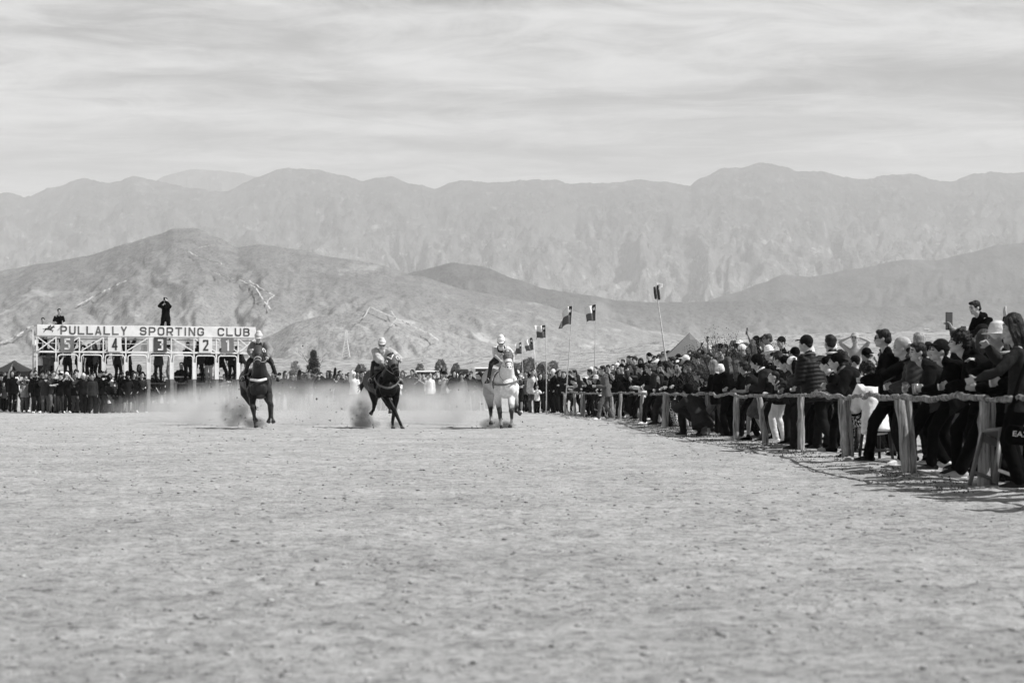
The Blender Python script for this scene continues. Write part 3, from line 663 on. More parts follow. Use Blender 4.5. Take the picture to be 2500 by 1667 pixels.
def phone(body, J, i=0, label='', up=None, big=1.0, two=False, m=None):
    d = (J['wr', i]-J['el', i]).normalized(); p = J['wr', i]+d*.085
    if two: p = (J['wr', 0]+J['wr', 1])/2+Vector((0, -.05, .075))
    w = wpt(body, p); g = G(); g.box((0, 0, .03*big), (.078*big, .010, .155*big)); o = g.obj('smartphone', m or m_phone, sm=False)
    bv = o.modifiers.new('b', 'BEVEL'); bv.width = .004; bv.segments = 2
    o.location = w; o.rotation_euler = (up or 0, 0, body.rotation_euler[2]); 
    g = G(); g.box((0, .0062, .03*big), (.070*big, .002, .143*big)); g.obj('screen', m_screen, o, sm=False)
    tag(o, label, 'smartphone'); return o
# ------------------------------------------------------------------ horses and jockeys
def horse_mat(name, v, rough=.42, var=.35, white=False):
    if name in MATS: return MATS[name]
    m = mat(name, v, rough, var, 3.0, .12, 40, spec=.05 if not white else .12); t = m.node_tree; b = t.nodes['Principled BSDF']
    if white:   # grey horse: pale body, dark knees and lower legs
        c = nn(t, 'ShaderNodeTexCoord'); s = nn(t, 'ShaderNodeSeparateXYZ'); lk(t, c.outputs['Object'], s.inputs[0])
        n = nn(t, 'ShaderNodeTexNoise', Detail=4); n.inputs['Scale'].default_value = 9; lk(t, c.outputs['Object'], n.inputs['Vector'])
        zz = mth(t, 'ADD', s.outputs[2], mth(t, 'MULTIPLY', mth(t, 'SUBTRACT', n.outputs[0], .5), .22))
        r = nn(t, 'ShaderNodeValToRGB'); lk(t, zz, r.inputs[0]); e = r.color_ramp.elements
        e[0].position = .2; e[0].color = (.5, .5, .5, 1); e[1].position = .28; e[1].color = (.06, .06, .06, 1)
        for p_, v_ in ((.50, .05), (.60, .52), (.74, .84)):
            q = e.new(p_); q.color = (v_, v_, v_, 1)
        # clouds of darker dapple on the quarters
        n2 = nn(t, 'ShaderNodeTexVoronoi'); n2.inputs['Scale'].default_value = 14; lk(t, c.outputs['Object'], n2.inputs['Vector'])
        yy = nn(t, 'ShaderNodeMapRange'); yy.inputs[1].default_value = -.2; yy.inputs[2].default_value = .6; yy.inputs[3].default_value = 1; yy.inputs[4].default_value = .62; lk(t, s.outputs[1], yy.inputs[0])
        dd = nn(t, 'ShaderNodeMapRange'); dd.inputs[1].default_value = .0; dd.inputs[2].default_value = .5; dd.inputs[3].default_value = 1.05; dd.inputs[4].default_value = .86; lk(t, n2.outputs['Distance'], dd.inputs[0])
        lk(t, mth(t, 'MULTIPLY', mth(t, 'MULTIPLY', r.outputs[0], yy.outputs[0]), dd.outputs[0]), b.inputs['Base Color'])
    return m
def strap(g, pts, w=.012, t=.005, side=None, n=8): g.loft(pts, [(w, t)]*len(pts), side=side, n=n)
def arcp(c, a, b, r1, r2, t0, t1, n=12):
    c = Vector(c); return [c+Vector(a)*(r1*cos(t0+(t1-t0)*i/n))+Vector(b)*(r2*sin(t0+(t1-t0)*i/n)) for i in range(n+1)]
def make_horse(D):
    """every joint is a point in the horse's own frame; it faces -Y"""
    V3 = Vector; g = G(); b = D['body']
    g.loft([V3(p) for p, r in b], [r for p, r in b], side=(1, 0, 0), n=22)
    nk = D['neck'] = [(p, (r[0]*1.25, r[1]*1.05)) for p, r in D['neck']]; g.loft([V3(p) for p, r in nk], [r for p, r in nk], side=(1, 0, 0), n=16)
    po, mz = V3(D['poll']), V3(D['muzzle']); hd = (mz-po).normalized(); HL = (mz-po).length
    hs = V3(D.get('hside', (1, 0, 0))); hs = (hs-hd*hs.dot(hd)).normalized(); hn = hs.cross(hd)      # hn: out of the forehead
    if hn.y > 0: hn = -hn
    q = lambda u, s=0, n=0: po+hd*(HL*u)+hs*s+hn*n
    g.loft([q(-.02), q(.12, 0, .0), q(.33, 0, .005), q(.55), q(.75, 0, .01), q(.9, 0, .012), q(1.0, 0, .005)], [(x*D.get('hw', 1.22), y*1.08) for x, y in ((.075, .075), (.100, .10), (.108, .105), (.078, .083), (.058, .062), (.063, .062), (.05, .045))], side=hs, n=16)
    for s in (-1, 1):
        g.ball(q(.28, .10*s, -.05), (.055, .085, .085)); g.ball(q(.30, .108*s, .035), .028)                      # cheek, eye
        g.ball(q(.95, .035*s, .045), (.026, .022, .03))                                              # nostril
    g.ball(q(1.0, 0, -.035), (.045, .04, .035))
    for L in D['legs']:
        ps_ = [V3(p) for p, r in L]; g.loft(ps_, [r for p, r in L], n=12)
        for (p, r), rr in zip(L[2:5], (1.12, 1.18, 1.1)): g.ball(p, r*rr)
    for p, r in D.get('muscle', []): g.ball(p, r)
    me = g.remesh(.014, 2, .5, lambda co: .005*wav(co, 9, 4)+.002*wav(co, 30, 5))
    root = ob('horse', me, D['coat']); root.location = D['loc']; root.rotation_euler = (0, 0, D['yaw'])
    # nostril, mouth and eye recesses in dark
    root.data.materials.append(None); root.material_slots[1].link = 'OBJECT'; root.material_slots[1].material = mat('horse_dark_skin', .02, .4, .2, 20, .05)
    nf = len(me.polygons); ce = np.empty(nf*3, 'f'); me.polygons.foreach_get('center', ce); ce = ce.reshape(-1, 3); mi = np.zeros(nf, 'i')
    for s in (-1, 1):
        for pt, rad in ((q(.97, .042*s, .062), .020), (q(.30, .108*s, .045), .022)): mi[np.linalg.norm(ce-np.array(pt), axis=1) < rad] = 1
    if D.get('darkmuzzle'): mi[np.linalg.norm(ce-np.array(q(1.0)), axis=1) < .07] = 1
    me.polygons.foreach_set('material_index', mi)
    mk_ = lambda nm, gg, m_, v=None, b=None: (ob(nm, gg.remesh(v, 1, .4, b), m_, root) if v else gg.obj(nm, m_, root))
    # hooves
    for L in D['legs']:
        a = V3(L[-2][0]); h = V3(L[-1][0]); d = (h-a).normalized(); fwd = V3((0, -1, 0)) if abs(d.y) < .8 else V3((0, 0, 1)); 
        gg = G(); gg.loft([h-d*.015, h+d*.035, h+d*.07], [.036, .048, .056], n=14, cap=False); o = gg.obj('hoof', mat('hoof', .05 if not D.get('pale') else .12, .5, .3, 30, .2), root)
    # mane, forelock and ears
    gg = G(); r_ = random.Random(5); top = [V3(p)+V3((0, r[1]*.35, r[1]*.85)) for p, r in nk]
    for i in range(26):
        t = r_.random()*(len(top)-1.001); k = int(t); p = top[k].lerp(top[k+1], t-k); s = r_.choice((-1, 1))
        gg.loft([p, p+V3((s*.04, .05, .05)), p+V3((s*.07+r_.uniform(-.03, .03), .17, .03+r_.uniform(-.04, .05)))], [.017, .014, .004], n=6)
    mk_('mane', gg, D['hair'], .010)
    for s in (-1, 1):
        gg = G(); e = q(-.03, .055*s, -.0); gg.loft([e, e+hs*(.015*s)-hd*.05-hn*.02, e+hs*(.02*s)-hd*.12-hn*.03], [(.028, .02), (.030, .018), (.005, .005)], side=hs, n=10); mk_('ear', gg, D['coat'], .008)
    # tail
    gg = G(); tp = [V3(p) for p in D['tail']]
    for i in range(22):
        o = V3((r_.uniform(-.035, .035), 0, r_.uniform(-.035, .035))); e = V3((r_.uniform(-.12, .12), r_.uniform(-.1, .1), r_.uniform(-.14, .14)))
        gg.loft([tp[0]+o*.4, tp[1]+o, tp[2]+o+e*.4, tp[3]+o+e], [.022, .018, .012, .003], n=6)
    mk_('tail', gg, D['hair'], .011)
    # tack -------------------------------------------------------------
    # hood with eye cups
    gg = G(); gg.loft([q(-.0), q(.12), q(.33, 0, .005), q(.52, 0, 0)], [(.098, .09), (.129, .115), (.138, .12), (.105, .098)], side=hs, n=18, cap=False)
    mk_('race_hood', gg, D['hood'], .008)
    for s in (-1, 1):
        gg = G(); c = q(.27, .140*s, .045); ax = (hs*s*.8+hn*.6).normalized(); u1 = hd; u2 = ax.cross(hd).normalized()
        for rr, ww in ((.050, .013),): gg.loft(arcp(c+ax*.01, u1, u2, rr, rr, .4*pi, 2.0*pi, 14), [(ww, ww)]*15, n=8)
        mk_('eye_cup', gg, D['cup'], .007)
    gg = G(); c = q(.70, 0, .0); gg.loft(arcp(c, hs, hn, .082, .082, 0, 2*pi, 18), [(.013, .009)]*19, n=8)
    c2 = q(.86, 0, .0); gg.loft(arcp(c2, hs, hn, .080, .078, -.2, pi+.2, 14), [(.008, .006)]*15, n=6)
    mk_('noseband', gg, D['band'], .007)
    gg = G()
    for s in (-1, 1): 
        strap(gg, [q(.02, .09*s, -.01), q(.3, .125*s, -.01), q(.62, .088*s, -.0), q(.84, .07*s, .0)], .009, .006)
        gg.loft(arcp(q(.86, .078*s, -.01), hd, hn, .025, .025, 0, 2*pi, 8), [.006]*9, n=6)
    strap(gg, arcp(q(.03), hs, hn, .095, .09, 0, pi, 10), .009, .006); mk_('bridle', gg, D['leather'], .007)
    if D.get('browmark'):
        gg = G()
        for s in (-1, 1): strap(gg, [q(.30, 0, .118), q(.14, .05*s, .108), q(.06, .085*s, .085)], .018, .006, side=hd)
        mk_('hood_trim', gg, D['white'], .007)
    if D.get('browpad'):
        gg = G(); strap(gg, arcp(q(.02), hs, hn, .10, .115, .1*pi, .9*pi, 12), .020, .016); mk_('browband', gg, D['white'], .008)
        gg = G(); gg.ball(q(.13, 0, .105), (.045, .02, .03)); mk_('emblem', gg, D['white'], .008)
    # breast collar, girth, saddle cloth, saddle
    gg = G(); strap(gg, [V3(p) for p in D['collar']], .030, .010, side=(0, 0, 1)); mk_('breast_collar', gg, D['collarmat'], .008)
    if D.get('collarpad'):
        gg = G(); cc = [V3(p) for p in D['collar']]; m0 = len(cc)//2; strap(gg, [p+V3((0, -.012, 0)) for p in cc[m0-2:m0+3]], .034, .012, side=(0, 0, 1)); mk_('collar_pad', gg, D['white'], .009)
    gg = G(); neckc = [V3(p) for p in D['strap']]; strap(gg, neckc, .008, .006); mk_('martingale', gg, D['leather'], .007)
    bc, br = D['saddle']; bc = V3(bc)
    gg = G(); pts = arcp(bc, (1, 0, 0), (0, 0, 1), br[0]+.012, br[1]+.012, -.12*pi, 1.12*pi, 20)
    gg.loft(pts, [(.26, .010)]*21, side=(0, 1, 0), n=14); mk_('saddle_cloth', gg, D['clothm'], .012)
    gg = G(); gg.loft([bc+V3((0, -.18, br[1]+.05)), bc+V3((0, 0, br[1]+.03)), bc+V3((0, .18, br[1]+.06))], [(.07, .03), (.11, .03), (.12, .03)], side=(1, 0, 0)); 
    for s in (-1, 1): gg.loft([bc+V3((.11*s, -.03, br[1]+.02)), bc+V3((s*(br[0]*.93), -.08, br[1]*.45))], [(.13, .014), (.09, .012)], side=(0, 1, 0))
    mk_('saddle', gg, mat('saddle_leather', .03, .4, .3, 20, .1), .011)
    return root, q
def make_jockey(D, root, q):
    """rides crouched over the withers; sits in the same frame as its horse"""
    k = D['jk']; J = joints(pel=k['pel'], lean=k['lean'], curve=k.get('curve', .25), side=k.get('side', 0), turn=k.get('turn', 0), feet=k['feet'], hands=k['hands'], el=k['el'], kn=k['kn'], hy=k.get('hy', 0), hp=k.get('hp', 0), toes={0: (-.35, -1, 0), 1: (.35, -1, 0)}, fpitch=(.1, .1))
    J['pn', 0] = Vector((.3, .2, -1)); J['pn', 1] = Vector((-.3, .2, -1))
    vox = .010
    sk = skin_mesh(J, vox, False, True, (1.0, 1.0)); body = ob('person', sk, SKIN[k.get('skin', 1)])
    for i_, mm in ((1, m_eye), (2, m_lip)): body.material_slots[i_].link = 'OBJECT'; body.material_slots[i_].material = mm
    body.location = D['loc']; body.rotation_euler = (0, 0, D['yaw'])
    ob('silks', top_mesh(J, .012, k.get('top', 'shirt'), False, 3, k.get('fat', 1.0)), k['tm'], body)
    if k.get('vest'):
        g = G(); nb, up, up2, lat = J['nb'], J['up'], J['up2'], J['lat']
        g.loft([J['waist']+up*.0, J['chest'], nb-up2*.09, nb-up2*.01], [(.158, .13), (.172, .137), (.155, .125), (.095, .09)], side=lat, n=18); ob('vest', g.remesh(.012, 3, .5), k['vest'], body)
    ob('breeches', legs_mesh(J, .012, 'breech', 2), k['bm'], body)
    [ob('boot', shoe_mesh(J, .011, q_, True), mat('boot_leather', .015, .35, .2, 20, .05, spec=.3), body) for q_ in (0, 1)]
    def hg(n, nm, m):
        o = ob(nm, HEAD[n], m, body); o.location = J['head']; o.rotation_euler = J['HR'].to_euler(); return o
    h = hg('helmet', 'helmet', k['hm'])
    if k.get('pom'): p = ob('pompon', HEAD['pompon'], k['hm'], h)
    if k.get('quarter'):
        g = G()
        for a0 in (0.05, 1.05):
            V = []; 
        g.ball((.0, .012, .075), (.096, .122, .082), None, 24, 16); me = g.remesh(.008, 1); bm = bmesh.new(); bm.from_mesh(me)
        bmesh.ops.delete(bm, geom=[v for v in bm.verts if v.co.x < .004 or v.co.z < .035], context='VERTS'); bm.to_mesh(me); bm.free(); ob('helmet_panel', me, k['quarter'], h)
    if k.get('gog'): hg('goggles', 'goggles', mat('dark_lens', .01, .15, .1, 5, 0, spec=.6))
    g = G(); g.loft([J['neck']-J['up2']*.075, J['neck']-J['up2']*.01], [(.075, .072), (.068, .066)], side=(1, 0, 0)); ob('collar', g.remesh(.009, 1), k['cm'], body)
    hands = [J['wr', i]+(J['wr', i]-J['el', i]).normalized()*.08 for i in (0, 1)]
    # reins and stirrups belong to the horse
    g = G()
    for i, s in ((0, -1), (1, 1)):
        a = q(.86, .085*s, -.01); b_ = hands[i]; m_ = (a+b_)/2+Vector((.03*s, .0, -.03)); g.loft([a, a.lerp(m_, .5)+Vector((0, 0, -.01)), m_, m_.lerp(b_, .5), b_], [.0065]*5, n=6)
    g.loft([hands[0], (hands[0]+hands[1])/2+Vector((0, .02, -.09)), hands[1]], [.0065]*3, n=6)
    g.obj('reins', D['rein'], root)
    bc, br = D['saddle']; bc = Vector(bc)
    for i, s in ((0, -1), (1, 1)):
        a = J['an', i]; g = G(); t = bc+Vector((br[0]*.7*s, -.05, br[1]*.75)); t2 = a+Vector((0, -.02, .05)); g.loft([t, t2], [(.012, .004)]*2, side=(0, 1, 0), n=6)
        fd, sd_, fu = foot_axis(J, i); c = a+fd*.06-fu*.02
        g.loft(arcp(c, sd_, fu, .052, .062, 0, 2*pi, 16), [.007]*17, n=6); g.obj('stirrup', mat('steel', .5, .3, .1, 10, 0, spec=.8), root)
    tag(body, k['label'], 'jockey', 'jockeys riding the race'); body.name = 'person'
    return body, J
silk_grey = mat('silk_mid', .20, .7, .2, 3, .5, 10); silk_pale = mat('silk_pale', .46, .55, .45, 6, .6, 12); tee_w = mat('vest_shirt_white', .75, .8, .1, 5, .3, 14)
m_white = mat('white_trim', .8, .6, .05, 10, .05); m_black = mat('black_cloth', .012, .6, .2, 8, .2); m_leather = mat('tack_leather', .05, .5, .2, 20, .05); m_tan = mat('pale_leather', .35, .55, .2, 20, .05)
bay = horse_mat('bay_coat', .03, .34); dark = horse_mat('black_coat', .009, .32); grey_c = horse_mat('grey_coat', .7, .5, .1, white=True)
def leg(*a): return list(a)
Z1 = 50.2
BODY = [((-.26, .95, 1.20), (.15, .20)), ((-.22, .75, 1.20), (.26, .30)), ((-.14, .35, 1.16), (.27, .33)), ((-.04, .0, 1.10), (.28, .35)), ((.03, -.3, 1.06), (.27, .35)), ((.05, -.52, 1.03), (.255, .30)), ((.06, -.68, 1.01), (.19, .22))]
H1 = dict(loc=P(635, 1045, 49.6), yaw=R(0), coat=bay, hair=HAIR['black'], body=[((x-.22*max(0, y), y, z), r) for (x, y, z), r in BODY],
    neck=[((.05, -.42, 1.24), (.18, .27)), ((.06, -.62, 1.45), (.145, .22)), ((.07, -.80, 1.66), (.11, .165)), ((.08, -.93, 1.84), (.085, .12))],
    poll=(.08, -.98, 1.98), muzzle=(.11, -1.36, 1.58),
    legs=[leg(((-.13, -.42, 1.02), .14), ((-.12, -.50, .74), .095), ((-.09, -.80, .52), .056), ((-.06, -.66, .30), .038), ((-.04, -.56, .235), .034)),
          leg(((.20, -.42, 1.02), .14), ((.29, -.52, .80), .095), ((.345, -.85, .62), .058), ((.335, -.70, .32), .038), ((.30, -.62, .22), .034)),
          leg(((-.42, .72, 1.12), .20), ((-.42, .52, .86), .14), ((-.23, .62, .50), .062), ((-.20, .42, .22), .038), ((-.16, .36, .09), .034)),
          leg(((-.08, .72, 1.12), .20), ((.10, .50, .84), .13), ((.20, .62, .55), .062), ((.235, .48, .30), .036), ((.27, .40, .20), .034))],
    muscle=[((-.05, -.77, .96), (.105, .075, .14)), ((.17, -.77, .96), (.105, .075, .14)), ((-.13, -.60, 1.18), (.06, .1, .12)), ((.24, -.60, 1.18), (.06, .1, .12)), ((-.18, -.5, .9), (.09, .12, .15)), ((.27, -.5, .92), (.08, .12, .15))],
    tail=[(-.3, 1.1, 1.3), (-.32, 1.35, 1.35), (-.35, 1.6, 1.25), (-.4, 1.9, 1.1)],
    hood=mat('hood_dark', .05, .6, .1, 6, .1), cup=m_white, band=m_white, leather=m_leather, white=m_white, rein=m_tan, collarmat=m_leather, collarpad=True, clothm=mat('saddle_cloth_dark', .03, .8, .1, 6, .1),
    collar=[(-.26, -.30, 1.32), (-.24, -.55, 1.26), (-.14, -.80, 1.21), (.0, -.91, 1.185), (.06, -.925, 1.18), (.12, -.91, 1.185), (.26, -.80, 1.22), (.34, -.55, 1.27), (.33, -.30, 1.32)],
    strap=[(-.12, -.5, 1.40), (-.08, -.82, 1.25), (.06, -.93, 1.17)], saddle=((-.03, .0, 1.12), (.28, .35)),
    jk=dict(pel=(-.02, .44, 1.86), lean=1.02, curve=.12, feet={0: (-.42, .05, 1.26), 1: (.42, .05, 1.26)}, kn={0: (-.3, -1, .3), 1: (.3, -1, .3)}, hands={0: (-.10, -.36, 1.78), 1: (.24, -.36, 1.78)},
        el={0: (-1, .0, -.15), 1: (1, .0, -.15)}, fat=1.25, hp=.18, hy=.03, tm=silk_grey, bm=m_black, hm=mat('helmet_pale', .55, .5, .1, 5, .2), cm=m_black, pom=True, top='jacket', skin=1, label='jockey in grey jacket and pale bobbled helmet on the bay horse by the gate'))
H1['label'] = 'dark bay racehorse galloping nearest the starting gate, white pad on its breast collar'
H2 = dict(H1); H2.update(loc=P(944, 1045, 50.2), coat=dark, hair=HAIR['black'], yaw=R(2),
    body=[((x-.20*max(0, y)-.02, y, z+.0), (r[0]*.98, r[1])) for (x, y, z), r in BODY],
    neck=[((.03, -.42, 1.20), (.17, .27)), ((.10, -.64, 1.36), (.145, .23)), ((.18, -.82, 1.52), (.115, .175)), ((.22, -.95, 1.66), (.09, .125))],
    poll=(.13, -.98, 1.79), muzzle=(.30, -1.34, 1.33), hside=(1, -.15, .25),
    legs=[leg(((-.08, -.45, 1.0), .14), ((.02, -.56, .78), .092), ((.21, -.72, .45), .056), ((.36, -.86, .14), .037), ((.40, -.92, .05), .035)),
          leg(((.22, -.40, 1.0), .14), ((.24, -.44, .74), .09), ((.20, -.46, .46), .054), ((.16, -.50, .16), .037), ((.17, -.54, .06), .035)),
          leg(((-.36, .72, 1.10), .21), ((-.33, .50, .86), .14), ((-.33, .72, .62), .062), ((-.36, .86, .46), .040), ((-.40, .90, .40), .036)),
          leg(((-.10, .74, 1.10), .19), ((-.08, .60, .84), .12), ((-.0, .85, .60), .058), ((.05, .92, .50), .036), ((.06, .90, .44), .034))],
    tail=[(-.42, 1.1, 1.25), (-.56, 1.3, 1.22), (-.68, 1.45, 1.10), (-.82, 1.6, .96)],
    hood=mat('hood_mid', .09, .6, .2, 6, .1), collarpad=False, collarmat=mat('collar_strap', .12, .6, .1, 10, .1), band=mat('noseband_grey', .14, .6, .1, 10, 0), browmark=True,
    collar=[(-.30, -.25, 1.26), (-.26, -.55, 1.18), (-.16, -.78, 1.08), (-.02, -.90, 1.02), (.06, -.92, 1.01), (.14, -.90, 1.02), (.26, -.78, 1.09), (.33, -.55, 1.19), (.33, -.25, 1.26)],
    strap=[(-.16, -.45, 1.36), (-.2, -.55, 1.24), (-.2, -.6, 1.1)],
    jk=dict(pel=(-.12, .50, 1.68), lean=.95, curve=.12, feet={0: (-.40, .10, 1.22), 1: (.34, .05, 1.2)}, kn={0: (-.3, -1, .3), 1: (.3, -1, .3)}, hands={0: (-.10, -.40, 1.64), 1: (.38, -.34, 1.70)},
        el={0: (-1, .2, -.6), 1: (1, .1, .0)}, hp=.05, hy=.1, tm=silk_pale, bm=m_black, hm=mat('helmet_light', .6, .4, .05, 5, .1), cm=m_white, quarter=mat('helmet_panel', .28, .4, .1, 5, .1), gog=True, top='shirt', fat=2.0, skin=1, label='jockey in pale shiny silks, dark goggles and two-tone helmet on the black horse'))
H2['label'] = 'black racehorse galloping between the other two, head turned, white eye rings'
H3 = dict(H1); H3.update(loc=P(1233, 1045, 50.0), coat=grey_c, hair=HAIR['grey'], yaw=R(0), pale=True,
    body=[((x-.16*max(0, y)-.01, y, z+.02), r) for (x, y, z), r in BODY],
    neck=[((.03, -.42, 1.24), (.18, .27)), ((.05, -.62, 1.42), (.145, .22)), ((.07, -.80, 1.58), (.11, .165)), ((.07, -.93, 1.74), (.085, .12))],
    poll=(.06, -.98, 1.90), muzzle=(.11, -1.34, 1.47), darkmuzzle=False,
    legs=[leg(((-.14, -.42, 1.02), .14), ((-.18, -.50, .74), .092), ((-.13, -.56, .40), .056), ((-.11, -.42, .16), .038), ((-.09, -.40, .08), .034)),
          leg(((.22, -.42, 1.02), .14), ((.16, -.54, .72), .092), ((.16, -.84, .44), .058), ((.17, -.74, .20), .038), ((.14, -.70, .10), .036)),
          leg(((-.38, .72, 1.12), .20), ((-.42, .52, .84), .14), ((-.37, .66, .52), .062), ((-.36, .52, .26), .040), ((-.36, .44, .16), .036)),
          leg(((-.05, .72, 1.12), .20), ((.22, .50, .84), .13), ((.28, .66, .58), .060), ((.27, .66, .42), .036), ((.34, .60, .38), .034))],
    tail=[(-.34, 1.1, 1.3), (-.34, 1.35, 1.35), (-.35, 1.6, 1.25), (-.4, 1.9, 1.1)],
    hood=mat('hood_patterned', .11, .6, .7, 28, .1), cup=mat('cup_grey', .4, .5, .4, 20, .1), collarpad=False, collarmat=mat('collar_mid', .16, .6, .2, 20, .1), band=m_leather, browpad=True, rein=m_leather, clothm=m_white,
    strap=[(-.14, -.60, 1.52), (-.13, -.84, 1.30), (-.02, -.93, 1.16), (.1, -.93, 1.2)],
    collar=[(-.30, -.25, 1.12), (-.26, -.52, 1.10), (-.16, -.80, 1.085), (-.02, -.92, 1.09), (.06, -.935, 1.10), (.14, -.91, 1.125), (.26, -.78, 1.16), (.33, -.55, 1.20), (.33, -.25, 1.22)],
    jk=dict(pel=(-.10, .44, 1.76), lean=.98, curve=.1, feet={0: (-.43, .05, 1.22), 1: (.36, .1, 1.2)}, kn={0: (-.3, -1, .3), 1: (.3, -1, .3)}, hands={0: (-.12, -.34, 1.70), 1: (.22, -.34, 1.70)},
        el={0: (-1, .1, -.2), 1: (1, .1, -.1)}, hp=.3, hy=.0, tm=tee_w, bm=m_black, hm=m_white, cm=m_white, vest=m_black, pom=True, gog=True, top='tee', fat=1.5, skin=1, label='jockey in white shirt, black vest and white bobbled cap on the grey horse'))
H3['label'] = 'pale grey racehorse with dark knees galloping nearest the rail'
def riders():
    for D in (H1, H2, H3):
        root, q = make_horse(D); tag(root, D['label'], 'horse', 'racehorses galloping'); make_jockey(D, root, q)
# ------------------------------------------------------------------ starting gate
m_gw = mat('white_paint', .76, .5, .12, 2.2, .15, 18); m_ggrey = mat('gate_pad_grey', .17, .7, .3, 4, .2); m_letter = mat('sign_letters', .12, .6, .55, 1.6, 0)
m_nd = mat('number_dark', .06, .5, .3, 2, .1); m_nm = mat('number_mid', .16, .5, .25, 2, .1); m_nl = mat('number_light', .72, .5, .05, 2, .1)
def text_mesh(txt, w, h, ex=.006, bold=.02):
    cu = bpy.data.curves.new('t', 'FONT'); cu.body = txt; cu.size = 1; cu.extrude = ex; cu.offset = bold; cu.align_x = 'LEFT'
    o = bpy.data.objects.new('t', cu); COL.objects.link(o); dg = bpy.context.evaluated_depsgraph_get(); me = bpy.data.meshes.new_from_object(o.evaluated_get(dg)); bpy.data.objects.remove(o)
    n = len(me.vertices); co = np.empty(n*3, 'f'); me.vertices.foreach_get('co', co); co = co.reshape(-1, 3)
    mn, mx = co.min(0), co.max(0); co[:, 0] = (co[:, 0]-mn[0])/(mx[0]-mn[0])*w; co[:, 1] = (co[:, 1]-mn[1])/(mx[1]-mn[1])*h
    co = np.stack([co[:, 0], -co[:, 2]*1.0, co[:, 1]], 1); me.vertices.foreach_set('co', co.astype('f').ravel()); me.update(); me.materials.clear(); me.materials.append(None); return me
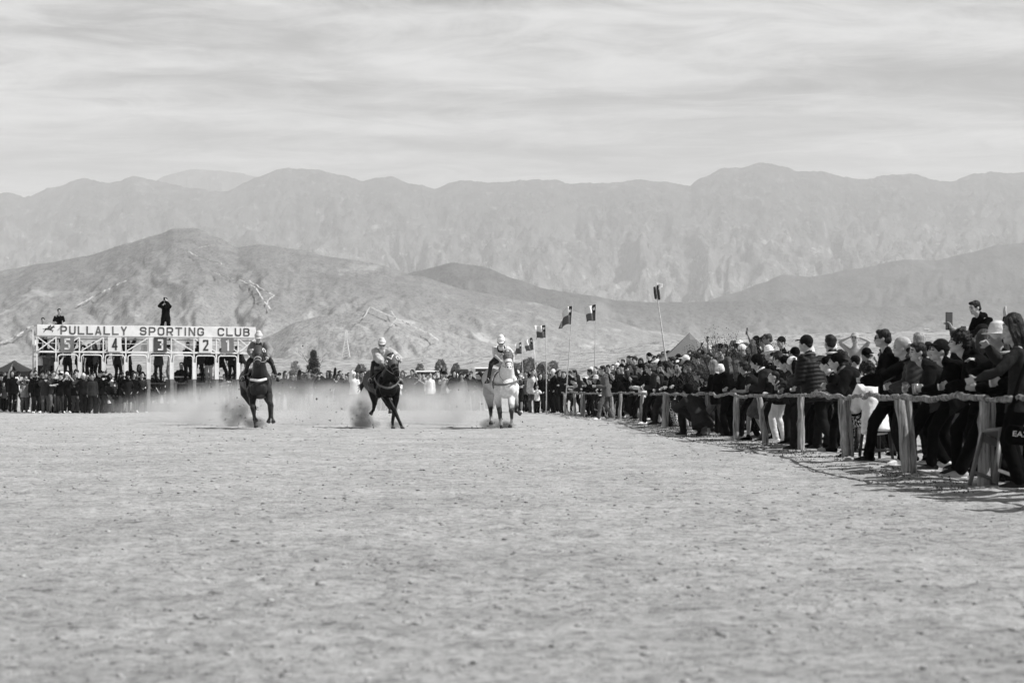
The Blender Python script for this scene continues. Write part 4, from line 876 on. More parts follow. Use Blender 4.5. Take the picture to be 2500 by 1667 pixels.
# block capitals as strokes on a 1 x 1 cell, like the squared lettering on the sign
def stroke_letter(g, ch, x, z, w, h, t, y=0, dep=.012):
    def L(*p): 
        pts = [Vector((x+a*w, y, z+b*h)) for a, b in p]
        for a, b in zip(pts, pts[1:]): 
            d = (b-a).normalized(); g.bar(a-d*t*.0, b+d*t*.0, dep, t)
        for a in pts[1:-1]: g.loft([a-Vector((0, dep/2, 0)), a+Vector((0, dep/2, 0))], [t/2, t/2], n=14, cap=False)
    e = t/2/w; f = t/2/h; c = .22
    def arc(cx, cy, rx, ry, t0, t1, n=5): return [(cx+rx*cos(t0+(t1-t0)*i/n), cy+ry*sin(t0+(t1-t0)*i/n)) for i in range(n+1)]
    X0, X1, Y0, Y1 = e, 1-e, f, 1-f; rx, ry = .28, .2
    if ch == 'P': L((X0, 0), (X0, Y1), (X1-rx, Y1), *arc(X1-rx, Y1-ry, rx, ry, pi/2, 0), *arc(X1-rx, .42+ry, rx, ry, 0, -pi/2), (X0, .42))
    elif ch == 'R': L((X0, 0), (X0, Y1), (X1-rx, Y1), *arc(X1-rx, Y1-ry, rx, ry, pi/2, 0), *arc(X1-rx, .42+ry, rx, ry, 0, -pi/2), (X0, .42)); L((.5, .42), (X1, 0))
    elif ch == 'B': L((X0, Y0), (X0, Y1), (X1-rx, Y1), *arc(X1-rx, Y1-ry*.9, rx*.9, ry*.9, pi/2, -pi/2*.6), (.62, .53)); L((X0, .53), (X1-rx, .53), *arc(X1-rx, .53-ry, rx, ry, pi/2, 0), *arc(X1-rx, Y0+ry, rx, ry, 0, -pi/2), (X0, Y0))
    elif ch == 'U': L((X0, 1), (X0, Y0+ry), *arc(X0+rx, Y0+ry, rx, ry, pi, 1.5*pi), *arc(X1-rx, Y0+ry, rx, ry, -pi/2, 0), (X1, 1))
    elif ch == 'L': L((X0, 1), (X0, Y0)); L((X0-e, Y0), (1, Y0))
    elif ch == 'A': L((X0, 0), (.5, 1)); L((.5, 1), (X1, 0)); L((.22, .28), (.78, .28))
    elif ch == 'Y': L((X0, 1), (.5, .45), (X1, 1)); L((.5, .5), (.5, 0))
    elif ch == 'O': L(*arc(X0+rx, Y1-ry, rx, ry, pi, pi/2), *arc(X1-rx, Y1-ry, rx, ry, pi/2, 0), *arc(X1-rx, Y0+ry, rx, ry, 0, -pi/2), *arc(X0+rx, Y0+ry, rx, ry, -pi/2, -pi), (X0, Y1-ry))
    elif ch == 'C': L((X1, Y1-ry), *arc(X1-rx, Y1-ry, rx, ry, 0, pi/2), *arc(X0+rx, Y1-ry, rx, ry, pi/2, pi), *arc(X0+rx, Y0+ry, rx, ry, pi, 1.5*pi), *arc(X1-rx, Y0+ry, rx, ry, -pi/2, 0))
    elif ch == 'G': L((X1, Y1-ry), *arc(X1-rx, Y1-ry, rx, ry, 0, pi/2), *arc(X0+rx, Y1-ry, rx, ry, pi/2, pi), *arc(X0+rx, Y0+ry, rx, ry, pi, 1.5*pi), *arc(X1-rx, Y0+ry, rx, ry, -pi/2, 0), (X1, .46), (.55, .46))
    elif ch == 'S': L((X1, Y1-ry*.9), *arc(X1-rx, Y1-ry, rx, ry, 0, pi/2), *arc(X0+rx, Y1-ry, rx, ry, pi/2, pi*1.3), (.5, .5), *arc(X1-rx, Y0+ry*1.1, rx, ry*1.1, pi/3, -pi/2), *arc(X0+rx, Y0+ry, rx, ry, -pi/2, -pi))
    elif ch == 'T': L((0, Y1), (1, Y1)); L((.5, 1), (.5, 0))
    elif ch == 'I': L((.5, 1), (.5, 0))
    elif ch == 'N': L((X0, 0), (X0, 1)); L((X0, 1), (X1, 0)); L((X1, 0), (X1, 1))
    elif ch == '5': L((1, Y1), (X0, Y1), (X0, .55), (.65, .55), (X1, .42), (X1, .18), (.7, Y0), (0, Y0))
    elif ch == '4': L((.72, 0), (.72, 1), (X0, .3), (1, .3))
    elif ch == '3': L((0, Y1), (X1, Y1), (X1, .54), (.4, .54)); L((X1, .54), (X1, Y0), (0, Y0))
    elif ch == '2': L((X0, .78), (X0, Y1), (X1, Y1), (X1, .62), (X0, Y0), (1, Y0))
    elif ch == '1': L((.2, .82), (.6, 1-f), (.6, 0))
GA = P(90, 953, 84.5); GB = P(623, 953, 88.2); GA.z = GB.z = 0; GL = (GB-GA).length; GYAW = math.atan2(GB.y-GA.y, GB.x-GA.x)
gate = empty('starting_gate', GA, GYAW, 'white steel starting gate with a long lettered board and five numbered stalls', 'starting gate')
# local: x along the gate 0..GL, y into depth, z up
gx = lambda c: GL*((c-325)/(2290-325))      # from the zoomed photo's columns
ZS0, ZS1, ZB = 3.28, 3.75, 2.60
def gobj(g, name, m, par=gate, sm=False, bev=0):
    o = g.obj(name, m, par, sm=sm)
    if bev: b = o.modifiers.new('b', 'BEVEL'); b.width = bev; b.segments = 1; b.limit_method = 'ANGLE'
    return o
g = G(); g.box((GL/2, -.03, (ZS0+ZS1)/2), (GL, .05, ZS1-ZS0)); sign = gobj(g, 'sign_board', m_gw, bev=.006)
def word(w, c0, c1, z0, z1, t, m, spec=None):
    n = len(w); x0, x1 = gx(c0), gx(c1); wid = {'I': .35}; tot = sum(wid.get(c, 1) for c in w); gap = .30; unit = (x1-x0)/(tot+gap*(n-1)); x = x0
    for c in w:
        g = G(); stroke_letter(g, c, x, z0, unit*wid.get(c, 1), z1-z0, t, y=-.06); gobj(g, 'letter', m, sign); x += unit*(wid.get(c, 1)+gap)
LZ0, LZ1 = ZS0+.06, ZS1-.05
word('PULLALLY', 527, 1115, LZ0, LZ1, .065, m_letter); word('SPORTING', 1228, 1812, LZ0, LZ1, .065, m_letter); word('CLUB', 1937, 2236, LZ0, LZ1, .065, m_letter)
# galloping horse and rider badge, a flat painted silhouette
def badge():
    x0, z0, s = gx(372), ZS0+.10, gx(480)-gx(372)
    def pg(pts): return [(x0+a*s, z0+b*s*.62) for a, b in pts]
    horse = [(.10, .55), (.0, .66), (.05, .58), (.02, .52), (.16, .56), (.22, .66), (.36, .68), (.46, .66), (.60, .68), (.72, .80), (.80, .92), (.88, .97), (.90, .90), (1.0, .80), (.97, .75), (.88, .78), (.80, .70), (.76, .56), (.72, .48), (.80, .40), (.92, .42), (.84, .30), (.80, .14), (.76, .14), (.78, .32), (.70, .36), (.62, .38), (.56, .44), (.42, .44), (.32, .46), (.26, .34), (.16, .26), (.12, .08), (.08, .06), (.10, .30), (.18, .40), (.18, .50)]
    rider = [(.44, .66), (.40, .78), (.48, .92), (.58, .96), (.60, 1.08), (.68, 1.08), (.68, .98), (.64, .92), (.70, .86), (.74, .80), (.62, .80), (.56, .70)]
    for nm, pts in (('horse_emblem', horse), ('rider_emblem', rider)):
        me = bpy.data.meshes.new(nm); bm = bmesh.new(); vs = [bm.verts.new((x, -.058, z)) for x, z in pg(pts)]; f = bm.faces.new(vs)
        r = bmesh.ops.extrude_face_region(bm, geom=[f]); 
        for v in r['geom']:
            if isinstance(v, bmesh.types.BMVert): v.co.y -= .006
        bmesh.ops.triangulate(bm, faces=bm.faces[:]); bmesh.ops.recalc_face_normals(bm, faces=bm.faces[:]); bm.to_mesh(me); bm.free(); ob(nm, me, mat('badge_ink', .03, .6, .3, 5, 0), sign)
badge()
# frame
for nm, a, b, w in [('beam', (0, 0, ZB), (GL, 0, ZB), .075), ('beam', (0, 0, ZS0-.03), (GL, 0, ZS0-.03), .05), ('beam', (0, 0, (ZB+ZS0)/2+.02), (GL, 0, (ZB+ZS0)/2+.02), .02), ('beam', (0, 1.0, ZB), (GL, 1.0, ZB), .06), ('beam', (0, 1.0, 1.55), (GL, 1.0, 1.55), .05)]:
    g = G(); g.bar(a, b, w); gobj(g, nm, m_gw)
posts = [490, 695, 905, 1105, 1305, 1515, 1722, 1928, 2130]
for c in [325, 2290]+posts:
    g = G(); x = gx(c); zt = ZS0-.056
    g.box((x, -.0, (zt+.9)/2+.0), (.055, .055, zt-.9)); g.v = [v+Vector((0, 0, .45)) for v in g.v]; gobj(g, 'post', m_gw)
    if 325 < c < 2290:
        g = G(); g.box((x, -.02, 1.97), (.16, .12, .72+.0)); 
        o = gobj(g, 'stall_post', m_gw, bev=.01); o.location.z = -.17
        g = G(); g.box((x, 0, .72), (.15, .13, 1.43)); gobj(g, 'padded_post', m_ggrey, bev=.02)
for c0, c1 in zip(posts, posts[1:]):
    x0, x1 = gx(c0)+.075, gx(c1)-.075; zt = 2.47
    g = G(); r = .11; pts = [(x0, -.06, 1.45), (x0, -.06, zt-r)]+[(x0+r-r*cos(t), -.06, zt-r+r*sin(t)) for t in (pi/8, pi/4, 3*pi/8)]+[(x0+r, -.06, zt), (x1-r, -.06, zt)]+[(x1-r+r*sin(t), -.06, zt-r+r*cos(t)) for t in (pi/8, pi/4, 3*pi/8)]+[(x1, -.06, zt-r), (x1, -.06, 1.45)]
    g.loft(pts, [.026]*len(pts), n=8); gobj(g, 'stall_hoop', m_gw, sm=True)
    # open half doors folded back
    for s, x in ((1, x0), (-1, x1)):
        g = G(); g.box((x+s*.02, .32, .95), (.03, .55, .98)); gobj(g, 'stall_door', m_ggrey, bev=.01)
def brace(c0, z0, c1, z1, w=.045, y=.0):
    g = G(); g.bar((gx(c0), y-.03, z0), (gx(c1), y-.03, z1), w, w); gobj(g, 'brace', m_gw)
zl, zh = ZB+.05, ZS0-.07
brace(333, zh, 485, zl); brace(333, zl, 485, zh, y=-.05); brace(2138, zh, 2282, zl); brace(2138, zl, 2282, zh, y=-.05)
brace(500, zl, 688, zh); brace(712, zl, 898, zh); brace(912, zl, 1000, zl+.3); brace(1112, zl, 1298, zh); brace(1322, zh, 1512, zl); brace(1525, zh, 1718, zl); brace(1730, zh, 1920, zl); brace(1935, zh, 2125, zl)
brace(335, 1.5, 480, .2, .04); brace(2140, 1.5, 2280, .2, .04)
for c in (325, 2290):
    for z in (.5, 1.0, 1.55, 2.1):
        g = G(); g.bar((gx(c), 0, z), (gx(c), 1.0, z), .035); gobj(g, 'end_rail', m_gw)
    g = G(); g.box((gx(c), 1.0, 1.8), (.055, .055, 3.5)); gobj(g, 'post', m_gw)
g = G(); g.box((gx(1333), -.035, 2.93), (.24, .03, .62)); gobj(g, 'white_panel', m_gw)
for ch, c0, c1, mb, mn in (('5', 525, 645, m_nm, m_nl), ('4', 942, 1062, m_nl, m_nd), ('3', 1355, 1470, m_nd, m_nl), ('2', 1765, 1885, m_nl, m_nd), ('1', 1970, 2085, m_nm, m_nl)):
    x0, x1 = gx(c0), gx(c1); g = G(); g.box(((x0+x1)/2, -.075, 2.93), (x1-x0, .03, .64)); nb_ = gobj(g, 'number_board', mb, bev=.005)
    g = G(); w = (x1-x0)*.42; stroke_letter(g, ch, (x0+x1)/2-w/2, 2.69, w, .48, .075, y=-.098); gobj(g, 'numeral', mn, nb_)
# walkway the stall hands stand on, and the upper deck behind the board
g = G(); g.box((GL/2, .75, 1.26), (GL-.1, .42, .04)); gobj(g, 'walkway', m_ggrey)
g = G(); g.box((GL/2, .55, 3.16), (GL-.1, .5, .04)); gobj(g, 'upper_deck', m_ggrey)
def gp(c, y, z): return Matrix.Translation(GA) @ Matrix.Rotation(GYAW, 4, 'Z') @ Vector((gx(c), y, z))
# wheels and undercarriage of the gate
for x in (.35, GL-.35):
    g = G(); g.loft([(x-.11, .5, .38), (x+.11, .5, .38)], [.36, .36], n=20, cap=False); gobj(g, 'wheel', mat('tyre', .02, .8, .2, 10, .3), sm=True)

# ------------------------------------------------------------------ rail: split posts and crooked branches
m_post = mat('weathered_post', .36, .9, .85, 5, 1.0, 16, detail=6, stretch=(7, 7, .5), spec=.1); m_branch = mat('branch_bark', .24, .9, .9, 16, 1.0, 40, detail=5, spec=.1)
rail = empty('rustic_rail', (fx(30), 30, 0), 0, 'rough wooden rail of split posts and crooked branches along the track', 'fence')
PZ = [(2680, 1.5), (2400, 1193), (2215, 1162), (2065, 1120), (1955, 1103), (1870, 1086), (1797, 1078), (1725, 1067), (1620, 1047), (1565, 1030), (1512, 1025), (1497, 1024), (1421, 1016), (1403, 1014), (1382, 1012)]
r5 = random.Random(11); tops = []
RB = Vector((-fx(30), -30, 0))
for i, (px, py) in enumerate(PZ):
    if i == 0: base = Vector((4.9, 15.8, 0))
    else: Zp = GZ(py); base = Vector(((px-1250)*Zp/F, Zp, 0))
    h = .865+r5.uniform(-.02, .02); tilt = r5.uniform(-.09, .07) if i not in (5,) else -.12
    top = base+Vector((tilt, r5.uniform(-.04, .04), h))
    for q in range(2 if i in (1, 2, 3, 8, 12) else 1):
        g = G(); o_ = Vector((.085*q, .05*q, 0)); n = 9; pts = []; rad = []
        for k_ in range(n):
            t = k_/(n-1); pts.append(base+o_+(top-base)*t*(1 if q == 0 else .98)+Vector((r5.uniform(-.008, .008), r5.uniform(-.006, .006), -.25 if k_ == 0 else 0))); rad.append((.061-.007*t+r5.uniform(-.006, .006), .05-.006*t))
        g.loft(pts, rad, n=12, cap=False); me = g.remesh(.012, 1, .4, lambda co: .006*wav(co*np.array([6, 6, .8]), 6, i)); o = ob('post', me, m_post, rail); o.location = RB
        if q: o.scale = (.7, .7, 1); o.location = RB+Vector(((base+o_).x*.3, (base+o_).y*.3, 0))
    tops.append(top)
for a, b in zip(tops, tops[1:]):
    L = (b-a).length; n = max(5, int(L/.16)); g = G(); pts = []; rad = []; e = (b-a).normalized()*.16
    for k_ in range(n+1):
        t = k_/n; p = (a-e).lerp(b+e, t); s = sin(pi*t)
        p += Vector((.09*noise.noise(Vector((a.y+t*L*.9, 3, 0)))*s-.05, 0, .012+.07*s*noise.noise(Vector((t*L*.8, a.y, 7)))+.035*s*noise.noise(Vector((t*L*2.9, a.y, 3)))-.02*s)); pts.append(p); rad.append(.032+.014*noise.noise(Vector((t*L*4, a.y, 1)))-.006*t)
    g.loft(pts, rad, n=10)
    for _ in range(int(L*.6)): p = pts[r5.randrange(1, n)]; g.ball(p+Vector((r5.uniform(-.02, .02), 0, r5.uniform(-.01, .02))), r5.uniform(.03, .04))
    o = ob('branch_rail', g.remesh(.013, 1, .5, lambda co: .007*wav(co, 15, 3)+.004*wav(co, 44, 5)), m_branch, rail); o.location = RB

# ------------------------------------------------------------------ flags
m_fr = mat('flag_red_cloth', .12, .8, .1, 4, .2); m_fw = mat('flag_white_cloth', .8, .8, .05, 4, .2); m_fb = mat('flag_blue_cloth', .025, .8, .1, 4, .2); m_pole = mat('bamboo_pole', .5, .6, .3, 12, .2, stretch=(1, 1, 3))
def flag(top, base, Z, cw, ch, off, sway, label, seed=0, droop=0, cant='r'):
    """top, base: photo pixels of the pole; cloth cw x ch metres, hung off metres below the top and blown to the left"""
    a = P(*top, Z); b = P(*base, Z); b.z = 0; root = empty('flagpole', b, 0, label, 'flag', 'national flags on poles above the crowd')
    g = G(); g.loft([(0, 0, 0), (a-b)*.5+Vector((.01, 0, 0)), a-b], [.022, .018, .011], n=8); g.obj('pole', m_pole, root)
    d = (a-b).normalized(); nx_, nz_ = 26, 16; me = {0: ([], []), 1: ([], []), 2: ([], [])}
    def pt(u, v):
        x = -u*cw*(1-.12*droop); ph = u*5.2+seed
        y = .15*cw*sin(ph*1.7+v*2.2)*u**.6+.10*u*cw; x += .10*cw*sin(ph*2.1+v*3)*u+.08*cw*u*sin(seed*2+v*3); 
        z = -v*ch*(1-.15*u*sway)-droop*u*u*cw*.8+.07*ch*sin(ph*1.5+v*2+seed)*u-.10*ch*u*sin(seed*3)
        return a-b-d*off+Vector((x, y, 0))+d*z
    V = [pt(i/nx_, j/nz_) for i in range(nx_+1) for j in range(nz_+1)]; fs = {'flag_cloth': [], 'canton': [], 'stripe': []}
    for i in range(nx_):
        for j in range(nz_):
            k_ = i*(nz_+1)+j; f = (k_, k_+1, k_+nz_+2, k_+nz_+1)
            fs['stripe' if j >= nz_/2 else ('canton' if i < nx_*.34 else 'flag_cloth')].append(f)
    main = None
    for nm, m in (('flag_cloth', m_fw), ('canton', m_fb), ('stripe', m_fr)):
        me_ = bpy.data.meshes.new(nm); used = sorted({i for f in fs[nm] for i in f}); ix = {q: w for w, q in enumerate(used)}
        me_.from_pydata([V[q] for q in used], [], [tuple(ix[q] for q in f) for f in fs[nm]]); me_.update(); smooth(me_); o = ob(nm, me_, m, root)
        so = o.modifiers.new('s', 'SOLIDIFY'); so.thickness = .004
        if nm == 'canton': can = o
    # the lone star, raised a hair off the canton on both faces
    for side in (-1, 1):
        c = Vector((.17, .25)); P_ = []
        for k_ in range(10):
            rr = (.135 if k_ % 2 == 0 else .055)*ch; t = pi/2+k_*pi/5; P_.append((c.x+rr*cos(t)/cw, c.y-rr*sin(t)/ch))
        vs = [pt(c.x, c.y)]+[pt(max(0.0, q[0]), q[1]) for q in P_]; vs = [v+Vector((0, .007*side, 0)) for v in vs]
        o = mk('star', vs, [(0, 1+k_, 1+(k_+1) % 10) for k_ in range(10)], m_fw, can)
    return root
flag((1273, 832), (1279, 1003), 86, .34, .50, .06, .4, 'flag nearest the grey horse, half hidden behind its jockey', 1.0, .45)
flag((1300, 822), (1316, 1003), 84, .34, .52, .04, .6, 'small drooping flag on the leaning pole, second from the grey horse', 2.2, .5)
flag((1332, 790), (1334, 1005), 80, .42, .50, .06, 0, 'flag blown out flat on a straight pole, third from the grey horse', 0.2, .05)
flag((1398, 738), (1378, 1010), 76, .46, .70, .14, .2, 'folded dark flag on a thick pole leaning right, fourth from the grey horse', 4.0, .75)
flag((1455, 740), (1448, 1012), 74, .40, .60, .05, .5, 'flag on the upright thin pole, tallest of the crooked row', 3.0, .35)
b_ = empty('banner_pole', P(1642, 1000, 58)*1, 0, 'tall leaning bamboo pole with rolled dark pennants and a white tip flag', 'banner pole'); b_.location.z = 0
a = P(1600, 690, 58)-Vector(b_.location); g = G(); g.loft([(0, 0, .4), a*.5+Vector((.03, 0, 0)), a], [.03, .024, .012], n=8); g.obj('pole', m_pole, b_)
for k_, (dx, u0, u1) in enumerate(((-.045, .89, .965), (.055, .885, .975))):
    g = G(); g.loft([a*u0+Vector((dx, 0, 0)), a*((u0+u1)/2)+Vector((dx, .01, 0)), a*u1+Vector((dx, 0, 0))], [.035, .04, .03], n=8); g.obj('rolled_pennant', m_fb, b_)
V = []; n = 8
for i in range(n+1):
    for j in range(n+1): u, v = i/n, j/n; V.append(a*(.985)+Vector((.03+u*.17, .03*sin(u*5+v*3), -v*.22*(1-.5*u)-.02*u+.05)))
o = mk('tip_flag', V, [(i*(n+1)+j, i*(n+1)+j+1, (i+1)*(n+1)+j+1, (i+1)*(n+1)+j) for i in range(n) for j in range(n)], m_fw, b_); so = o.modifiers.new('s', 'SOLIDIFY'); so.thickness = .004

# ------------------------------------------------------------------ tents
def tent(px, peak_y, eave_y, hw_px, Z, m, label, legs=True):
    c = P(px, eave_y, Z); root = empty('canopy_tent', (c.x, c.y, 0), 0, label, 'tent'); ze = c.z; zp = P(px, peak_y, Z).z; hw = hw_px*Z/F; n = 12
    V = []; Fc = []
    for i in range(n+1):
        for j in range(n+1):
            u, v = 2*i/n-1, 2*j/n-1; k_ = max(abs(u), abs(v)); t = 1-k_; z = ze+(zp-ze)*(t**1.25)-.05*(1-k_)*k_*4*(1-abs(abs(u)-abs(v)))
            V.append((u*hw, v*hw+hw*.0, z))
    for i in range(n):
        for j in range(n): q = i*(n+1)+j; Fc.append((q, q+1, q+n+2, q+n+1))
    o = mk('canopy', V, Fc, m, root, sm=False); so = o.modifiers.new('s', 'SOLIDIFY'); so.thickness = .02
    g = G()
    for s in (-1, 1): g.box((0, s*hw, ze-.12), (2*hw, .02, .24)); g.box((s*hw, 0, ze-.12), (.02, 2*hw-.04, .24))
    g.obj('valance', m, root, sm=False)
    for sx_ in (-1, 1):
        for sy in (-1, 1):
            g = G(); g.box((sx_*hw*.97, sy*hw*.97, ze/2), (.05, .05, ze)); g.obj('leg', mat('steel', .5, .3, .1, 10, 0, spec=.8), root, sm=False)
m_td = mat('tent_dark', .035, .8, .1, 2, .1); m_tg = mat('tent_grey', .14, .8, .1, 2, .1)
tent(35, 880, 908, 55, 100, m_td, 'black peaked canopy tent behind the far left spectators')
tent(98, 888, 909, 34, 112, m_td, 'small dark canopy tent behind the gate end')
tent(1683, 813, 890, 96, 66, m_tg, 'large grey peaked canopy tent behind the crowd at the rail')
tent(212, 905, 920, 30, 105, m_tg, 'low grey canopy seen through the numbered stalls')

# ------------------------------------------------------------------ trees, bushes, pylons, far buildings
m_leaf = mat('foliage', .055, .7, .5, 1.2, 0); m_leaf2 = mat('foliage_dusty', .27, .8, .4, 1.2, 0); m_bark = mat('bark', .08, .9, .3, 10, .4)
def tree(name, loc, h, w, m, label, seed, nleaf=5000, leaf=.07, cone=False, twiggy=False, cat='tree'):
    r = random.Random(seed); root = empty(name, loc, 0, label, cat); g = G(); tips = []
    def grow(p, d, L, rad, dep):
        n = 4; pts = [p]; q = p
        for i in range(n): d = (d+Vector((r.gauss(0, .16), r.gauss(0, .16), r.gauss(0, .06)))).normalized(); q = q+d*L/n; pts.append(q)
        g.loft(pts, [rad*(1-.5*i/n) for i in range(n+1)], n=6, cap=False)
        if dep == 0: tips.extend(pts[1:]); return
        for _ in range(4 if dep > 1 else 5):
            a = r.uniform(0, 6.28); e = (d*.7+Vector((cos(a), sin(a), .25))*r.uniform(.5, 1)).normalized(); grow(pts[r.randrange(2, n+1)], e, L*r.uniform(.5, .75), rad*.5, dep-1)
        if dep > 1: tips.append(q)
    if twiggy:
        for _ in range(16): a = r.uniform(0, 6.28); x = r.uniform(-.8, .8)*w; grow(Vector((x, r.uniform(-.3, .3)*w*.5, 0)), Vector((cos(a)*.6, sin(a)*.5, 1)).normalized(), h*r.uniform(.35, .5)*(1-.35*abs(x)/w), .03, 2)
    else: grow(Vector((0, 0, 0)), Vector((0, 0, 1)), h*.5, w*.06, 3)
    g.obj('trunk' if not twiggy else 'branches', m_bark, root)
    V = []; Fc = []
    def blob(c):
        for _ in range(nleaf//220):
            q = c+Vector((r.gauss(0, 1), r.gauss(0, 1), r.gauss(0, 1)))*w*.10
            s = leaf*r.uniform(.5, 1.3); a = Vector((r.gauss(0, 1), r.gauss(0, 1), r.gauss(0, 1))).normalized(); b = a.orthogonal().normalized(); c_ = a.cross(b); k0 = len(V)
            V.extend([q+b*s, q+c_*s*.5, q-b*s, q-c_*s*.5]); Fc.append((k0, k0+1, k0+2, k0+3))
    if twiggy:
        for t_ in tips:
            if r.random() < .5: blob(t_)
    else:
        for _ in range(220):
            t = r.random(); ph = r.uniform(0, 6.28); rr = w*(r.random()**.45)*((1-t)**.6*(.45+.55*min(1, t*6)) if cone else math.sqrt(max(.05, 1-(2*t-1)**2)))*r.uniform(.75, 1.15)
            blob(Vector((rr*cos(ph), rr*sin(ph), h*(.1+.9*t))))
    mk('crown', V, Fc, m, root, sm=False)
tree('poplar_tree', P(765, 953, 118)*1-Vector((0, 0, .95)), 3.25, .66, m_leaf, 'dark conical tree standing alone behind the crowd between two horses', 4, 9000, .05, cone=True)
o = [q for q in COL.objects if q.name.startswith('poplar_tree')][0]; o.scale = (1.0, 1.0, 1.0)
tree('small_tree', P(722, 953, 150)-Vector((0, 0, .95)), 3.1, .6, m_leaf2, 'pale hazy little tree left of the dark conical tree', 6, 4000, .06)
tree('thorn_bush', P(1835, 953, 44)-Vector((0, 0, .95)), 2.75, 1.05, m_leaf, 'large twiggy thorn bush rising behind the hats at the rail', 9, 9000, .015, twiggy=True, cat='bush')
for i, (px, top, wpx, Z) in enumerate([(1075, 882, 13, 260), (1112, 890, 8, 280), (1290, 878, 26, 150), (1325, 888, 22, 150), (1350, 885, 16, 160), (1262, 890, 12, 170), (880, 893, 14, 260), (1025, 892, 10, 300), (20, 895, 16, 300)]):
    h = (953-top)/F*Z+.95
    tree('shrub_tree', (*(P(px, 953, Z).xy), 0), h, wpx*Z/F, m_leaf2, ['round grey tree standing alone on the plain left of the parked vehicles', 'low shrub just right of the round grey tree', 'leafy tree under the two smallest flags', 'leafy tree between the third flag and the crowd', 'bushy tree just right of the straight flagpole', 'low bush at the grey horse shoulder', 'pale bush behind the middle jockey', 'tiny bush left of the round grey tree', 'pale tree behind the far left tent'][i], 20+i, 2600, .012*Z/8)
def pylon(px, top, base, Z, wpx, label):
    b = P(px, base, Z); a = P(px, top, Z); root = empty('power_pylon', b, 0, label, 'pylon'); h = (a-b).z; w = wpx*Z/F; t = h*.012; m = mat('pylon_steel', .75, .5, .1, 1, 0)
    g = G()
    for sx_ in (-1, 1):
        for sy in (-1, 1): g.bar((sx_*w*.28, sy*w*.28, 0), (sx_*w*.06, sy*w*.06, h*.68), t); g.bar((sx_*w*.06, sy*w*.06, h*.68), (sx_*w*.05, sy*w*.05, h), t)
    for k_ in range(7):
        z0, z1 = h*.68*k_/7, h*.68*(k_+1)/7; w0, w1 = w*(.28-.22*k_/7), w*(.28-.22*(k_+1)/7)
        for s in (-1, 1): g.bar((s*w0, -w0, z0), (-s*w1, -w1, z1), t*.7); g.bar((s*w0, w0, z0), (-s*w1, w1, z1), t*.7)
    g.obj('tower', m, root, sm=False)
    for z, ww in ((.72, .42), (.84, .5), (.95, .4)):
        g = G(); g.bar((-w*ww, 0, h*z), (w*ww, 0, h*z), t); g.bar((-w*ww, 0, h*z), (0, 0, h*(z+.05)), t*.8); g.bar((w*ww, 0, h*z), (0, 0, h*(z+.05)), t*.8); g.obj('cross_arm', m, root, sm=False)
pylon(845, 805, 872, 700, 34, 'pale lattice power pylon behind the middle jockey')
pylon(1303, 832, 905, 240, 22, 'slender lattice mast behind the second small flag')
pylon(1122, 824, 868, 720, 8, 'thin white mast on the slope left of the grey horse')
def hut(px, py, wpx, hpx, Z, label, nm='house'):
    c = low.hit(px, py+hpx); w, h = wpx*c.y/F, hpx*c.y/F; root = empty(nm, c+Vector((0, 0, -.1)), 0, label, 'building'); g = G(); g.box((0, 0, h*.35), (w, w*.7, h*.7)); g.obj('wall', m_gw, root, sm=False)
    g = G(); g.add([(-w*.55, -w*.4, h*.7), (w*.55, -w*.4, h*.7), (w*.55, w*.4, h*.7), (-w*.55, w*.4, h*.7), (-w*.55, 0, h), (w*.55, 0, h)], [(0, 3, 2, 1), (0, 1, 5, 4), (2, 3, 4, 5), (0, 4, 3), (1, 2, 5)]); g.obj('roof', mat('roof_pale', .5, .8, .1, 3, 0), root, sm=False)
    g = G(); g.box((w*.1, -w*.355, h*.2), (w*.18, .05, h*.4)); g.obj('door', m_nd, root, sm=False)
for i, (px, py, w, h) in enumerate([(2262, 801, 12, 5), (2330, 798, 8, 5), (2366, 794, 12, 6), (2440, 791, 14, 6), (2458, 793, 10, 5), (2483, 790, 11, 6)]):
    hut(px, py, w, h, 800, ['tiny white house on the ridge left of the raised phone', 'tiny white house just behind the raised phone', 'tiny white house between the raised phone and the seated boy', 'tiny white house just right of the seated boy', 'tiny white house in the middle of the three at the right edge', 'tiny white house at the right edge of the ridge'][i])
def vehicle(px, py_top, wpx, hpx, Z, m, label, kind='van'):
    w, h = wpx*Z/F, hpx*Z/F; c = P(px, 953, Z); zt = H+(953-py_top)*Z/F; root = empty(kind, (c.x, c.y, 0), .12, label, kind)
    g = G(); hb = zt-.35; g.box((0, 0, zt-hb/2), (w, 2.0, hb)); o = g.obj('body', m, root, sm=False); b = o.modifiers.new('b', 'BEVEL'); b.width = .12; b.segments = 3
    g = G(); g.box((0, -1.0, zt-h*.28), (w*.84, .03, h*.3)); g.obj('windscreen', mat('dark_glass', .02, .1, .1, 2, 0, spec=.6), root, sm=False)
    for s in (-1, 1): g = G(); g.loft([(s*w*.45, -.7, .33), (s*w*.36, -.7, .33)], [.33, .33], n=16, cap=False); g.obj('wheel', mat('tyre', .02, .8, .2, 10, .3), root)
vehicle(1122, 901, 38, 60, 108, m_td, 'dark bus with a light strip of lettering behind the crowd', 'bus')
vehicle(1040, 905, 60, 22, 125, m_gw, 'white vehicle parked behind the crowd left of the dark bus', 'van')
vehicle(880+30, 908, 46, 16, 125, m_gw, 'white vehicle roof behind the crowd right of the middle horse', 'van')
vehicle(455, 905, 44, 28, 104, m_ggrey, 'pale car seen through the stall under number two', 'car')
vehicle(148, 908, 26, 20, 102, m_gw, 'white van seen through the stall under number five', 'van')
vehicle(1180, 897, 56, 24, 120, m_gw, 'white lorry behind the crowd beside the grey horse', 'lorry')
